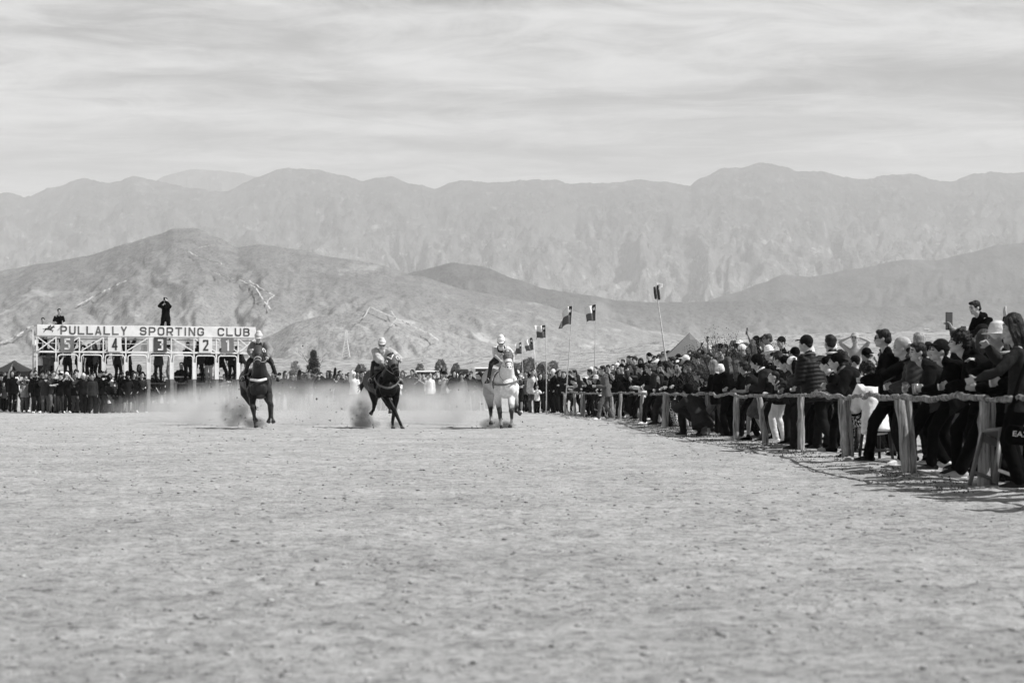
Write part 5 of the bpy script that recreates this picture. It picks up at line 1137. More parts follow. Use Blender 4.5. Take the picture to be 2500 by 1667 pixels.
# ------------------------------------------------------------------ the riders, then the crowd
riders()
r = random.Random(21)
OCC = []
def yaw_to(x, y, tx, ty): return math.atan2(tx-x, -(ty-y))
def put(px, Z, **k):
    x = (px-1250)*Z/F; z = k.pop('z', None); y = Z
    tgt = k.pop('look', (-3.5, 50)); yaw = k.pop('yaw', None)
    if yaw is None: yaw = yaw_to(x, y, *tgt)
    else: yaw = R(yaw)
    OCC.append((x, y)); k.setdefault('key', None)
    return person((x, y, gh(x, y) if z is None else z), yaw, **k)
gr = 'spectators leaning on and standing behind the wooden rail'
NV = .0115
def near(px, Z, label, **k): return put(px, Z, vox=NV if Z < 45 else .016, label=label, group=gr, **k)
n1 = near(1990, 31.0, 'tall man in black puffer jacket and dark cap, back turned, at the rail', ps='step', s=1.04, top='puffer', tc='black', lc='charcoal', head='cap', hc='charcoal', yaw=-140, kw=dict(hy=.25, lean=.22), fat=1.2)
n2 = near(2034, 31.7, 'man with short black hair beside the tall man in black puffer and cap', ps='step', s=1.06, top='puffer', tc='black', head='short', yaw=-165, kw=dict(hy=0, lean=.1), fat=1.15)
n3 = near(2092, 29.6, 'person in charcoal jacket and dark cap bent low over the branch rail', ps='lean_deep', s=1.02, top='jacket', tc='charcoal', lc='black', head='backcap', hc='black', yaw=-104, fat=1.15, kw=dict(hy=.1))
near(2034, 37, 'person in white cap whose head shows behind the two puffer jackets', ps='stand', s=1.03, top='jacket', tc='charcoal', head='cap', hc='white', yaw=-150)
near(2088, 48, 'sunlit bare-armed man shading his eyes far behind the rail', ps='shade', s=1.05, top='tee', tc='pale grey', head='cap', hc='pale grey', yaw=-20)
n6 = near(2134, 27.6, 'curly haired person in white hoodie and printed trousers seated on a dark stool', ps='sitstool', s=1.02, top='hoodie', tc='white', lc='mid grey', lk_='check', head='curly', yaw=-160, fat=1.15)
n7 = near(2178, 26.0, 'tall man in sunglasses with white hood over a black jacket', ps='step', s=1.0, top='jacket', tc='black', lc='black', head='short', glasses=True, yaw=-112, kw=dict(hy=.1), fat=1.25)
n8 = near(2252, 24.4, 'leaning person in pale mottled cap and grey puffer jacket, phone in hands', ps='lean', s=.98, top='puffer', tc='dark grey', lc='black', head='backcap', hc='pale grey', yaw=-96, shoe='white', kw=dict(hy=-.1, feet={0: (-.14, .30), 1: (.16, -.28)}))
near(2212, 25.8, 'long haired woman in black looking down behind the mottled cap', ps='photo_low', s=.93, top='jacket', tc='black', head='long', hc='brown', yaw=-120)
near(2246, 27.5, 'man with tousled grey hair seen from behind in the near crowd', ps='stand', s=.99, top='jacket', tc='charcoal', head='short', hc='grey', yaw=-170)
n11 = near(2345, 22.3, 'young man in dark cap and black shirt leaning on the rail holding a cup', ps='lean_deep', s=.98, top='jacket', tc='black', lc='black', head='cap', hc='charcoal', yaw=-100, kw=dict(hy=.25, lean=.62), fat=1.1)
n12 = near(2298, 23.6, 'short haired youth leaning between the mottled cap and the dark cap', ps='lean', s=.95, top='jacket', tc='charcoal', lc='black', head='short', yaw=-100, kw=dict(hy=.3, lean=.55))
near(2304, 25.6, 'man with brown hair in left profile behind the leaning youths', ps='stand', s=.90, top='hoodie', tc='charcoal', head='short', hc='brown', yaw=-92)
n14 = near(2402, 21.2, 'curly haired person in black jacket with pale hood bent over the rail', ps='lean', s=.98, top='hoodie', tc='black', lc='black', head='curly', yaw=-108, shoe='pale grey', kw=dict(lean=.5, hy=.2, feet={0: (-.16, .34), 1: (.16, -.24)}), fat=1.15)
n15 = near(2346, 25.6, 'person in large pale cap worn backwards raising a phone overhead', ps='photo_high', s=.95, top='jacket', tc='mid grey', head='backcap', hc='cream', yaw=-150)
n16 = near(2408, 22.0, 'woman with long brown hair and pale lined hood, back turned', ps='pockets', s=.92, top='hoodie', tc='black', lc='black', head='long', hc='brown', yaw=-150, fat=1.25)
n18 = near(2464, 33.5, 'boy in white shirt facing the camera behind the near crowd', ps='stand', s=1.0, top='shirt', tc='white', lc='charcoal', head='short', yaw=-25)
n19 = near(2475, 21.3, 'dark haired woman in black with sunglasses pushed up near the right edge', ps='stand', s=.86, top='jacket', tc='black', lc='black', head='bob', yaw=-120)
n20 = near(2492, 18.6, 'woman in grey long sleeves with elbow raised at the right edge', ps='photo_low', s=.93, top='shirt', tc='dark grey', lc='black', head='long', yaw=-115, kw=dict(hands={0: (-.08, -.34, 1.42), 1: (.22, -.40, 1.10)}))
near(2446, 20.6, 'dark long haired person squeezed in left of the raised elbow', ps='photo_low', s=.90, top='jacket', tc='black', lc='charcoal', head='long', yaw=-130)
near(2540, 19.3, 'person in black cut off by the right edge of the photo', ps='lean', s=1.0, top='jacket', tc='black', lc='black', head='short', yaw=-100)
near(1884, 37.0, 'older person in dark beanie and charcoal fleece leaning with both arms on the rail', ps='lean', s=1.0, top='jacket', tc='dark grey', lc='charcoal', head='beanie', hc='black', yaw=-102, kw=dict(lean=.55, hy=.1), fat=1.15)
n24 = near(1886, 39.6, 'long haired woman in a white brimmed hat holding up a phone', ps='photo_low', s=.98, top='jacket', tc='black', lc='mid grey', head='flathat', hc='white', yaw=-130)
near(1958, 34.4, 'person in black puffer jacket and spotted cap bent over the rail', ps='lean', s=.97, top='puffer', tc='charcoal', lc='charcoal', head='backcap', hc='black', yaw=-105, kw=dict(lean=.6))
near(1944, 36.4, 'person in black cap holding a phone up above the puffer jackets', ps='photo', s=.97, top='jacket', tc='black', head='cap', hc='black', yaw=-150)
near(1906, 36.0, 'person in cream baggy trousers and black top at the rail', ps='pockets', s=.9, top='jacket', tc='black', lc='cream', head='short', yaw=-120, shoe='white')
near(1752, 40.4, 'girl with long fair hair, black jacket and pale jeans', ps='step', s=.90, top='jacket', tc='black', lc='mid grey', lk_='denim', head='long', hc='fair', yaw=-125)
near(1782, 40.0, 'girl with long brown hair beside the fair haired girl in pale jeans', ps='photo_low', s=.91, top='jacket', tc='black', lc='black', head='long', hc='brown', yaw=-140)
near(1724, 46, 'man in dark jacket and white collar in left profile', ps='stand', s=1.0, top='jacket', tc='black', head='short', hc='brown', yaw=-85)
near(1706, 48, 'man in black peaked cap above the white hooded person', ps='stand', s=1.04, top='jacket', tc='charcoal', head='cap', hc='charcoal', yaw=-75)
near(1678, 50, 'person in white peaked cap and pale grey top before the grey tent', ps='stand', s=1.02, top='hoodie', tc='pale grey', head='cap', hc='white', yaw=-100)
n31 = near(1694, 40.6, 'person crouching in front of the rail, charcoal gilet over pale sleeves', ps='crouch', s=1.02, top='jacket', tc='dark grey', lc='charcoal', head='beanie', hc='black', yaw=-148, fat=1.3)
nb = put(1644, 55.5, vox=.016, label='tall man in sunglasses in left profile holding the leaning banner pole', group=gr, ps='stand', s=1.06, top='jacket', tc='dark grey', head='short', glasses=True, yaw=-80, kw=dict(hands={0: (-.22, -.3, 1.35)}))
near(1470, 70.5, 'small boy in grey top sitting on the ground before the rail', ps='sitground', s=.62, top='tee', tc='mid grey', lc='charcoal', head='crop', yaw=-80)
near(1442, 71.5, 'child in black hoodie drinking in front of the rail', ps='photo_low', s=.78, top='hoodie', tc='black', lc='black', head='short', yaw=-40)
near(1480, 63.5, 'person in grey hoodie, sunglasses and light jeans stepping out from the rail', ps='step', s=1.0, top='hoodie', tc='mid grey', lc='mid grey', lk_='denim', head='short', glasses=True, yaw=-80, shoe='white')
near(1608, 53.5, 'man in dark jeans and boots stretching one leg before the rail', ps='lean', s=1.0, top='jacket', tc='dark grey', lc='dark grey', lk_='denim', head='short', hc='brown', yaw=-85)
near(1582, 54.5, 'person in black hoodie, black trousers and pale shoes leaning out', ps='lean_phone', s=1.0, top='hoodie', tc='black', lc='black', head='cap', hc='black', yaw=-85, shoe='white')
near(1652, 50.0, 'person in spotted dress and dark cardigan beside the crouching figure', ps='pockets', s=.88, top='jacket', tc='charcoal', lc='white', lk_='check', head='bob', yaw=-70)
# the boy high on a pale heap
M0 = Vector(((2412-1250)*34/F, 34, gh(8.1, 34)))
g = G(); g.ball((0, .1, .55), (.62, .55, .85)); g.ball((.35, .2, .35), (.5, .5, .65)); g.ball((-.05, .05, 1.15), (.40, .40, .55)); g.ball((.2, .1, 1.05), (.42, .4, .5))
o = ob('bale_heap', g.remesh(.03, 2, .5, lambda co: .02*wav(co, 14, 5)), mat('mottled_sacking', .42, .95, .6, 16, .6)); o.location = M0; tag(o, 'pale mottled heap the boy in black sits on, behind the near crowd', 'heap')
put(2412, 34, z=M0.z+1.74, ps='perch', s=.98, top='hoodie', tc='black', lc='cream', head='short', yaw=-62, vox=NV, label='boy in black hoodie and pale trousers sitting high above the crowd', group=gr, kw=dict(hp=.2, hy=-.1))

def pick(d): 
    t = r.random()*sum(d.values())
    for k_, v_ in d.items():
        t -= v_
        if t <= 0: return k_
    return k_
TC = {'black': 10, 'charcoal': 5, 'dark grey': 3, 'mid grey': 2.2, 'pale grey': 1.1, 'white': 1.3}
TOPS = {'jacket': 6, 'hoodie': 4, 'tee': 2.5, 'puffer': 2.5, 'hood': .5, 'shirt': 1.2}
LC = {'black': 6, 'charcoal': 4, 'dark grey': 3, 'mid grey': 2.2, 'pale grey': .6}
HD = {('short', 'black'): 9, ('short', 'brown'): 2, ('crop', 'black'): 2, ('curly', 'black'): 1.6, ('long', 'black'): 3, ('long', 'brown'): 1.6, ('bob', 'black'): 1, ('ponytail', 'black'): 1.2, ('cap', 'black'): 3.5, ('cap', 'charcoal'): 1.5, ('cap', 'white'): 1.8, ('beanie', 'black'): .9, ('brimhat', 'black'): .35, ('flathat', 'cream'): .7, ('beanie', 'white'): .4, ('backcap', 'white'): .5, ('backcap', 'black'): .9, ('beanie', 'mid grey'): .5}
def rnd_look(tcw=None): 
    h = pick(HD); return dict(top=pick(TOPS), tc=pick(tcw or TC), legs=pick({'trousers': 10, 'tight': 2.5, 'shorts': .5}), lc=pick(LC), lk_=r.choice(['c', 'denim']), head=h[0], hc=h[1], skin=r.choice([0, 1, 1, 2]), glasses=r.random() < .13, shoe=pick({'white': 1.5, 'black': 3, 'mid grey': 1}), s=r.uniform(.93, 1.04) if r.random() > .07 else r.uniform(.66, .8))
def auto(px, Z, zone, poses, group, look=(-3.5, 50), jit=.4, yaw=None, z=None, tcw=None, **k):
    L = rnd_look(tcw); L.update(k); hy = r.choice([-.45, 0, 0, .4]); x = (px-1250)*Z/F
    ps = L.pop('ps', None) or pick(poses)
    if yaw is None: yw = math.degrees(yaw_to(x, Z, *look)+r.uniform(-jit, jit))
    else: yw = yaw
    return put(px, Z, z=z, ps=ps, yaw=yw, vox=.018 if Z < 70 else .021, zone=zone, group=group, kw=dict(hy=hy), **L)
STAND = {'stand': 3, 'crossed': 2.4, 'pockets': 3, 'photo': 2, 'photo_low': 2.2, 'wide': 1.5, 'wave': .7, 'shade': .5, 'step': 1, 'photo_high': .35, 'walk': .5}
RAILP = {'lean': 5, 'lean_phone': 2.5, 'stand': 1, 'photo_low': 1.5, 'lean_deep': 1, 'photo': .6, 'step': 1.2}
# left of the gate, facing the track
gL = 'spectators standing left of the gate'
for row, Z0 in ((0, 87.5), (1, 89.2), (2, 91)):
    px = -8+row*9
    while px < 245-row*20:
        if row == 0 and 48 < px < 66: auto(60, 87.0, 'left', STAND, gL, ps='shade', top='hoodie', tc='pale grey', lc='mid grey', lk_='denim', head='short', hc='brown', s=.84, yaw=8); px += 20; continue
        auto(px+r.uniform(-3, 3), Z0+r.uniform(-.4, .4)-(4.4 if px > 84 else 0), 'left', STAND, gL, look=(-6, 60), tcw={'black': 12, 'charcoal': 4, 'dark grey': 3, 'mid grey': 1.2, 'pale grey': .5}); px += r.uniform(17, 23)
auto(32, 88.6, 'left', STAND, gL, ps='photo_high', head='brimhat', hc='black', s=1.08, top='shirt', tc='white', glasses=False)
# before the gate
gF = 'spectators on foot in front of the starting gate'
for px, kw in ((208, dict(ps='photo', top='hoodie', tc='mid grey', s=.95)), (212-4, dict(ps='stand', top='tee', tc='white', head='long', hc='brown', s=.93)), (230, dict(ps='run', top='jacket', tc='charcoal', lc='charcoal', shoe='white', s=1.0)), (243, dict(ps='wave', top='jacket', tc='mid grey', s=.95)), (262, dict(ps='bent', top='jacket', tc='dark grey', lc='pale grey')), (285, dict(ps='stand', tc='charcoal')), (331, dict(ps='walk', top='tee', tc='white', lc='mid grey', head='curly', hc='brown', s=.98)), (311, dict(ps='pockets', tc='mid grey')), (372, dict(ps='stand', tc='dark grey')), (395, dict(ps='pockets', tc='charcoal')), (425, dict(ps='stand', tc='mid grey')), (456, dict(ps='stand', top='hoodie', tc='charcoal')), (508, dict(ps='stand', tc='charcoal', top='tee')), (532, dict(ps='stand', tc='charcoal')), (548, dict(ps='crossed', tc='mid grey')), (578, dict(ps='stand', tc='charcoal'))):
    auto(px, (83.2 if px < 372 else 90.5)+px/600*3, 'before', STAND, gF, look=(-6, 60), **kw)
for row, (Z0, a_, b_, st) in enumerate(((83.4, 232, 362, 15), (93.5, 100, 560, 17))):
    px = a_
    while px < b_:
        if not any(abs(px-1250-x_*F/y_) < 7 and abs(y_-Z0) < 1.2 for x_, y_ in OCC): auto(px, Z0+px/600*2+r.uniform(-.4, .4), 'before' if row == 0 else 'stall', STAND, gF, look=(-6, 60), tcw={'black': 10, 'charcoal': 5, 'dark grey': 3, 'mid grey': 1, 'white': .8})
        px += r.uniform(.8, 1.25)*st
# up on the gate: walkway behind the hoops
gU = 'onlookers and stall hands up on the starting gate'
def up(c, z, yw, ps, s=1.0, y=.75, zone='up', **k):
    p = gp(c, y, z); px = 1250+p.x*F/p.y; L = dict(rnd_look({'black': 10, 'charcoal': 3, 'dark grey': 1, 'mid grey': .6})); L.update(k); L['s'] = s
    return put(px, p.y, z=p.z, yaw=yw, ps=ps, vox=.018, zone=zone, group=gU, **L)
for c, z, yw, ps, k in ((372, 1.30, 150, 'arms_high', dict(top='shirt', tc='white', lc='dark grey', s=.95, head='cap', hc='black')), (430, 1.30, 10, 'stand', dict(top='jacket', tc='mid grey', lc='mid grey', glasses=True)), (470, 1.30, 40, 'step', dict(tc='mid grey')), (512, 1.30, -20, 'pockets', dict(tc='black')), (618, 1.30, 175, 'arms_high', dict(top='hoodie', tc='charcoal', lc='dark grey', s=1.0)),
                          (722, 1.30, 160, 'photo', dict(tc='black', top='jacket')), (812, 1.30, 10, 'stand', dict(tc='black', top='tee', lc='black', s=.95)), (862, 1.30, -30, 'photo_low', dict(tc='mid grey', top='tee', lc='black')), (935, 1.32, -40, 'pockets', dict(tc='black', s=1.02)), (1062, 1.30, 160, 'stand', dict(tc='dark grey', lc='charcoal')), (1150, 1.30, 60, 'arms_high', dict(tc='black', lc='black', s=1.03)),
                          (1435, 1.30, 0, 'photo_low', dict(tc='dark grey', top='puffer', lc='charcoal', s=1.0)), (1540, 1.30, -60, 'photo_low', dict(tc='white', top='tee', lc='pale grey', head='cap', hc='black', s=.95)), (1700, 1.30, 30, 'crossed', dict(tc='charcoal', head='cap', hc='black')), (1800, 1.30, 170, 'wide', dict(tc='black', lc='black', s=1.06)), (1905, 1.30, -20, 'stand', dict(tc='black')), (2010, 1.30, 10, 'bent', dict(tc='black', top='tee', lc='black', s=1.05)), (2110, 1.30, 30, 'stand', dict(tc='charcoal', glasses=True)), (2190, 1.30, -30, 'lean', dict(tc='black', lc='pale grey'))):
    up(c, z, yw, ps, **k)
for c, yw, ps, k in ((1205, 0, 'crossed', dict(tc='charcoal', top='tee', s=1.0)), (1290, 20, 'pockets', dict(tc='charcoal', s=.95)), (1680, 5, 'pockets', dict(tc='charcoal', top='hood', head='bald')), (1410, 30, 'bent', dict(tc='dark grey')), (1860, 10, 'stand', dict(tc='charcoal', s=.9)), (1905, -10, 'stand', dict(tc='mid grey', s=.88))):
    up(c, .42 if ps != 'bent' else .3, yw, ps, y=1.5, zone='stall', **k)
g = G(); g.box((GL*.62, 1.5, .2), (GL*.62, .9, .36)); gobj(g, 'step_platform', m_ggrey)
# on top of the board
pm = gp(1488, .5, 3.18); topman = put(1250+pm.x*F/pm.y, pm.y, z=pm.z, yaw=0, ps='photo', s=1.04, top='jacket', tc='black', lc='black', head='crop', hc='black', skin=0, vox=.014, label='man in black standing on top of the lettered board taking a photo', group=gU, kw=dict(feet={0: (-.17, 0), 1: (.17, 0)}))
pm = gp(525, .28, 2.80); put(1250+pm.x*F/pm.y, pm.y, z=pm.z, yaw=20, ps='lean', s=.98, top='tee', tc='black', lc='black', head='short', vox=.014, label='man in black T-shirt leaning over the top of the lettered board', group=gU, kw=dict(lean=.28, hands={0: (-.2, -.34, 1.04), 1: (.16, -.36, 1.02)}))
pm = gp(395, .5, 2.42); put(1250+pm.x*F/pm.y, pm.y, z=pm.z, yaw=10, ps='stand', s=.93, top='tee', tc='mid grey', lc='black', head='short', vox=.014, label='boy whose head pokes above the horse emblem on the board', group=gU)
# ladder stand these two use
g = G(); g.box((gx(450), .5, 2.40), (gx(600)-gx(330), .5, .03)); gobj(g, 'end_deck', m_ggrey)
# between and beyond the horses
gM = 'spectators lining the far end of the track'
for row, Z0 in ((0, 94), (1, 95.4), (2, 96.8)):
    px = 560+row*7
    while px < 1200:
        auto(px+r.uniform(-3, 3), Z0+r.uniform(-.5, .5), 'mid', STAND, gM, look=(-4, 50), tcw={'black': 5, 'charcoal': 5, 'dark grey': 4, 'mid grey': 3, 'pale grey': 1.5, 'white': 1.2}, s=r.uniform(.97, 1.08)); px += r.uniform(17, 25)+row*2
# past the grey horse
gE = 'spectators where the rail ends'
for px, Z, kw in ((1268, 84.5, dict(ps='crossed', top='tee', tc='black', legs='shorts', lc='charcoal', head='crop', s=.95, yaw=-5)), (1284, 85.6, dict(ps='pockets', top='jacket', tc='mid grey')), (1301, 85, dict(ps='stand', top='shirt', tc='white', lc='mid grey', head='short', hc='black', s=1.05, yaw=-20)), (1311, 83.4, dict(ps='photo_low', top='shirt', tc='white', lc='black', s=.68, head='short')), (1320, 84.4, dict(ps='pockets', top='jacket', tc='black', head='long', hc='black', s=.95)), (1334, 85, dict(ps='stand', tc='charcoal', top='jacket', head='beanie', hc='black')), (1352, 82.6, dict(ps='pockets', top='jacket', tc='black', lc='black', head='backcap', hc='white', s=1.03, yaw=-60)), (1366, 84.8, dict(ps='stand', tc='black', glasses=True)), (1379, 82, dict(ps='crossed', tc='charcoal')), (1391, 83.5, dict(ps='photo', tc='black', head='curly'))):
    auto(px, Z, 'end', STAND, gE, **kw)
for px in range(1262, 1400, 14): auto(px+r.uniform(-3, 3), 87+r.uniform(-.5, .8), 'end', STAND, gE, s=r.uniform(.95, 1.04))
# along the rail, further off
def blocked(x, y, d=.42): return any((x-a)**2+((y-b)*.8)**2 < d*d for a, b in OCC)
Zr = 45.5
while Zr < 81:
    for row in range(4):
        if r.random() < (.12, .2, .3, .45)[row]: continue
        x = fx(Zr)+.42+.62*row+r.uniform(-.12, .12); y = Zr+r.uniform(-.2, .2); px = 1250+x*F/y
        if blocked(x, y): continue
        auto(px, y, 'far_rail' if px < 1500 else 'mid_rail', RAILP if row == 0 else STAND, gr, look=(-5, 44) if row else (-5, y-2), jit=.35, tcw={'black': 14, 'charcoal': 4, 'dark grey': 2, 'mid grey': .8, 'pale grey': .8, 'white': 1}, **({'s': r.uniform(.98, 1.06)} if row > 1 else {}))
    Zr += r.uniform(.72, .92)
Zr = 15.4
while Zr < 45:
    for row in range(3):
        if r.random() < (.05, .4, .68)[row]: continue
        x = fx(Zr)+.46+.6*row+r.uniform(-.1, .1); y = Zr+r.uniform(-.2, .2); px = 1250+x*F/y
        if px > 2860 or blocked(x, y, .40) or (2070 < px < 2195 and y < 31): continue
        L = rnd_look({'black': 12, 'charcoal': 4, 'dark grey': 1.5}); L['s'] = r.uniform(.88, .96)
        put(px, y, ps=pick(RAILP) if row == 0 else pick(STAND), yaw=math.degrees(yaw_to(x, y, -3.5, 52))+r.uniform(-15, 25) if row else -100+r.uniform(-12, 8), vox=.013, zone='near_rail', group=gr, kw=dict(hy=r.choice([-.3, 0, .3])), **L)
    Zr += r.uniform(.5, .74)
# past three hundred spectators in view, the farthest rows at the dusty end of the track are one crowd
def merge_far(keep):
    L = sorted([i for i in PEOPLE if not i['label']], key=lambda i: -i['o'].location.y); n = len(PEOPLE)+0-keep
    gone = L[:max(0, n)]; vs = []; loops = []; starts = []; mats_ = []; mix_ = []; nv = nl = 0
    def mw(o): return Matrix.LocRotScale(o.location, o.rotation_euler, o.scale)
    kids = {}
    ids = {i['o'].name for i in gone}
    for o in COL.objects:
        if o.parent and o.parent.name in ids: kids.setdefault(o.parent.name, []).append(o)
    for i in gone:
        root = i['o']; M0 = mw(root)
        for o in [root]+kids.get(root.name, []):
            M = M0 if o is root else M0 @ mw(o); me = o.data; k_ = len(me.vertices); co = np.empty(k_*3, 'f'); me.vertices.foreach_get('co', co); A = np.array(M)
            co = co.reshape(-1, 3)@A[:3, :3].T+A[:3, 3]; vs.append(co); q = len(me.loops); li = np.empty(q, 'i'); me.loops.foreach_get('vertex_index', li); loops.append(li+nv)
            p_ = len(me.polygons); ls = np.empty(p_, 'i'); me.polygons.foreach_get('loop_start', ls); starts.append(ls+nl); mi = np.empty(p_, 'i'); me.polygons.foreach_get('material_index', mi)
            sl = []
            for s_ in o.material_slots:
                m_ = s_.material
                if m_ not in mats_: mats_.append(m_)
                sl.append(mats_.index(m_))
            mix_.append(np.array(sl)[np.minimum(mi, len(sl)-1)]); nv += k_; nl += q
    if not gone: return
    V = np.concatenate(vs); Lp = np.concatenate(loops); St = np.concatenate(starts); Mi = np.concatenate(mix_)
    me = bpy.data.meshes.new('crowd'); me.vertices.add(len(V)); me.vertices.foreach_set('co', V.astype('f').ravel()); me.loops.add(len(Lp)); me.loops.foreach_set('vertex_index', Lp.astype('i')); me.polygons.add(len(St)); me.polygons.foreach_set('loop_start', St.astype('i')); 
    for m_ in mats_: me.materials.append(m_)
    me.polygons.foreach_set('material_index', Mi.astype('i')); me.update(calc_edges=True); me.validate(); smooth(me)
    o = bpy.data.objects.new('crowd', me); COL.objects.link(o); tag(o, 'far rows of the crowd standing in the dust between and behind the horses', 'crowd', kind='stuff')
    dead = [x for i in gone for x in [i['o']]+kids.get(i['o'].name, [])]
    for i in gone: PEOPLE.remove(i)
    for x in dead: bpy.data.objects.remove(x)
merge_far(297)
# labels that single each spectator out
ORD = 'first second third fourth fifth sixth seventh eighth ninth tenth eleventh twelfth thirteenth fourteenth fifteenth sixteenth seventeenth eighteenth nineteenth twentieth'.split()
ZP = dict(left='beside the gate', before='before the gate', up='up on the gate', stall='behind the stalls', mid='in the dusty crowd', end='past the grey horse', far_rail='under the tall flags', mid_rail='beyond the thorn bush', near_rail='at the near rail')
def headp(i):
    h, c = i['head'], i['hc']
    if i['top'] == 'hood': return None
    return {'short': f'short {c} hair', 'crop': 'cropped hair', 'curly': f'curly {c} hair', 'long': f'long {c} hair', 'bob': f'{c} bob', 'ponytail': 'a ponytail', 'cap': f'{c} cap', 'backcap': f'{c} cap', 'beanie': f'{c} beanie', 'brimhat': 'brimmed hat', 'flathat': 'pale hat', 'bald': 'bare head', 'helmet': 'helmet'}[h]
POSP = {'crossed': 'arms crossed', 'photo': 'hands at face', 'photo_low': 'hands raised', 'photo_high': 'one arm overhead', 'wave': 'waving', 'shade': 'shading eyes', 'lean': 'leaning forward', 'lean_phone': 'leaning forward', 'lean_deep': 'bent right over', 'run': 'running', 'walk': 'walking', 'bent': 'bending down', 'arms_high': 'both arms up', 'wide': 'legs apart'}
auto_l = [i for i in PEOPLE if not i['label']]; groups = {}
for i in auto_l:
    hd = headp(i); d = f"{i['tc']} {TOPN[i['top']]}"+(f" with {hd}" if hd else '')
    groups.setdefault((i['zone'], d), []).append(i)
for (z, d), L in groups.items():
    sub = {}
    for i in L: sub.setdefault((POSP.get(i['ps']), i['glasses']), []).append(i)
    for (pp, gl), M_ in sub.items():
        M_.sort(key=lambda i: i['o'].location.x/i['o'].location.y)
        ex = (', '+pp if pp else '')+(' and sunglasses' if gl else '')
        if not ex and len(sub) > 1: ex = ', standing'
        for q, i in enumerate(M_):
            d2 = d.replace(' with ', ', ')
            s_ = f"{d2}{ex}, {ZP[z]}" if len(M_) == 1 else f"{ORD[q]} from left, {d2}{ex}, {ZP[z]}"
            i['o']['label'] = s_
seen = {}
for i in PEOPLE: seen.setdefault(i['o']['label'], []).append(i)
print('PEOPLE', len(PEOPLE), 'dups', sum(len(v)-1 for v in seen.values()), 'long', [k_ for k_ in seen if len(k_.split()) > 16][:3])

# ------------------------------------------------------------------ things held and left by the crowd
phone(*n8, i=0, two=True, label='black phone held over the rail by the person in the mottled cap', up=R(-60))
phone(*n15, i=0, label='large black phone raised highest above the near crowd', big=1.5)
phone(*n24, two=True, label='phone held up by the woman in the white hat', up=R(-10))
phone(*topman, two=True, label='phone held by the man standing on the lettered board')
np_ = 0
for i in [q for q in PEOPLE if q['ps'] in ('photo', 'photo_low', 'lean_phone', 'photo_high') and q['o'].location.y < 60 and q['zone']][:22]:
    phone(i['o'], i['J'], i=0, two=i['ps'] != 'photo_high', up=R(-8), label='phone of '+i['o']['label'])
def cup(body, J, i, label, tilt=0):
    p = wpt(body, J['wr', i]+(J['wr', i]-J['el', i]).normalized()*.09); g = G(); n = 18; V = []
    for z, rr in ((-.055, .03), (.065, .043), (.065, .040), (-.05, .028)):
        V += [(rr*cos(2*pi*k_/n), rr*sin(2*pi*k_/n), z) for k_ in range(n)]
    Fc = [(a*n+k_, a*n+(k_+1) % n, (a+1)*n+(k_+1) % n, (a+1)*n+k_) for a in range(3) for k_ in range(n)]+[tuple(range(n-1, -1, -1)), tuple(3*n+k_ for k_ in range(n))]
    m = bpy.data.materials.get('clear_plastic') or bpy.data.materials.new('clear_plastic'); m.use_nodes = True; b = m.node_tree.nodes['Principled BSDF']; b.inputs['Roughness'].default_value = .15; b.inputs['Transmission Weight'].default_value = .75; b.inputs['Base Color'].default_value = (.7, .7, .7, 1)
    o = mk('plastic_cup', V, Fc, m); o.location = p; o.rotation_euler = (tilt, 0, 0); tag(o, label, 'cup')
cup(*n11, 0, 'clear plastic cup held upright by the youth in the dark cap'); cup(*n12, 1, 'tilted plastic cup dangling below the rail branch', .4)
m_stool = mat('stool_plastic', .02, .35, .1, 5, 0, spec=.4); m_stool2 = mat('stool_plastic_grey', .16, .4, .2, 8, .1)
def stool(loc, rot, m, label, h=.48):
    root = empty('plastic_stool', loc, 0, label, 'stool'); root.rotation_euler = rot
    g = G(); g.box((0, 0, h-.02), (.29, .29, .035)); o = g.obj('seat', m, root, sm=False); b = o.modifiers.new('b', 'BEVEL'); b.width = .015; b.segments = 3
    for sx_ in (-1, 1):
        for sy in (-1, 1): g = G(); g.loft([(sx_*.125, sy*.125, h-.03), (sx_*.165, sy*.165, 0)], [(.028, .022), (.022, .018)], n=8, cap=False); g.obj('leg', m, root)
    for s in (-1, 1):
        g = G(); g.bar((-.15, s*.152, .13), (.15, s*.152, .13), .02, .03); g.obj('stretcher', m, root, sm=False)
        g = G(); g.bar((-.13, s*.132, h-.08), (.13, s*.132, h-.08), .016, .07); g.obj('apron', m, root, sm=False)
sx0 = wpt(n6[0], (0, .05, 0)); stool((sx0.x, sx0.y, 0), (0, 0, .4), m_stool, 'dark plastic stool under the person in the white hoodie')
stool((P(2428, 953, 19.0).x, 19.0, .02), (-.12, .28, .5), m_stool2, 'grey plastic stool tipped against the last post at the right edge', .56)
# shoulder bag with lettering at the right edge
bp_ = Vector(((2488-1250)*18.1/F, 18.1, .54)); g = G(); g.loft([(-.09, 0, 0), (.09, 0, 0)], [(.05, .09), (.05, .09)], side=(0, 1, 0), n=16); o = ob('shoulder_bag', g.remesh(.01, 3, .5, fold(3, .004, 20)), cloth('black')); o.location = bp_; o.rotation_euler = (0, .12, -.2); tag(o, 'black bag lettered in white hanging at the right edge', 'bag')
t_ = ob('lettering', text_mesh('EA7', .13, .05, .002, .015), m_white, o); t_.location = (-.06, -.062, -.01)
g = G(); g.loft([(-.11, .02, .05), (-.06, .12, .45), (.0, .16, .72)], [(.018, .004)]*3, n=6); g.obj('strap', cloth('black'), o)
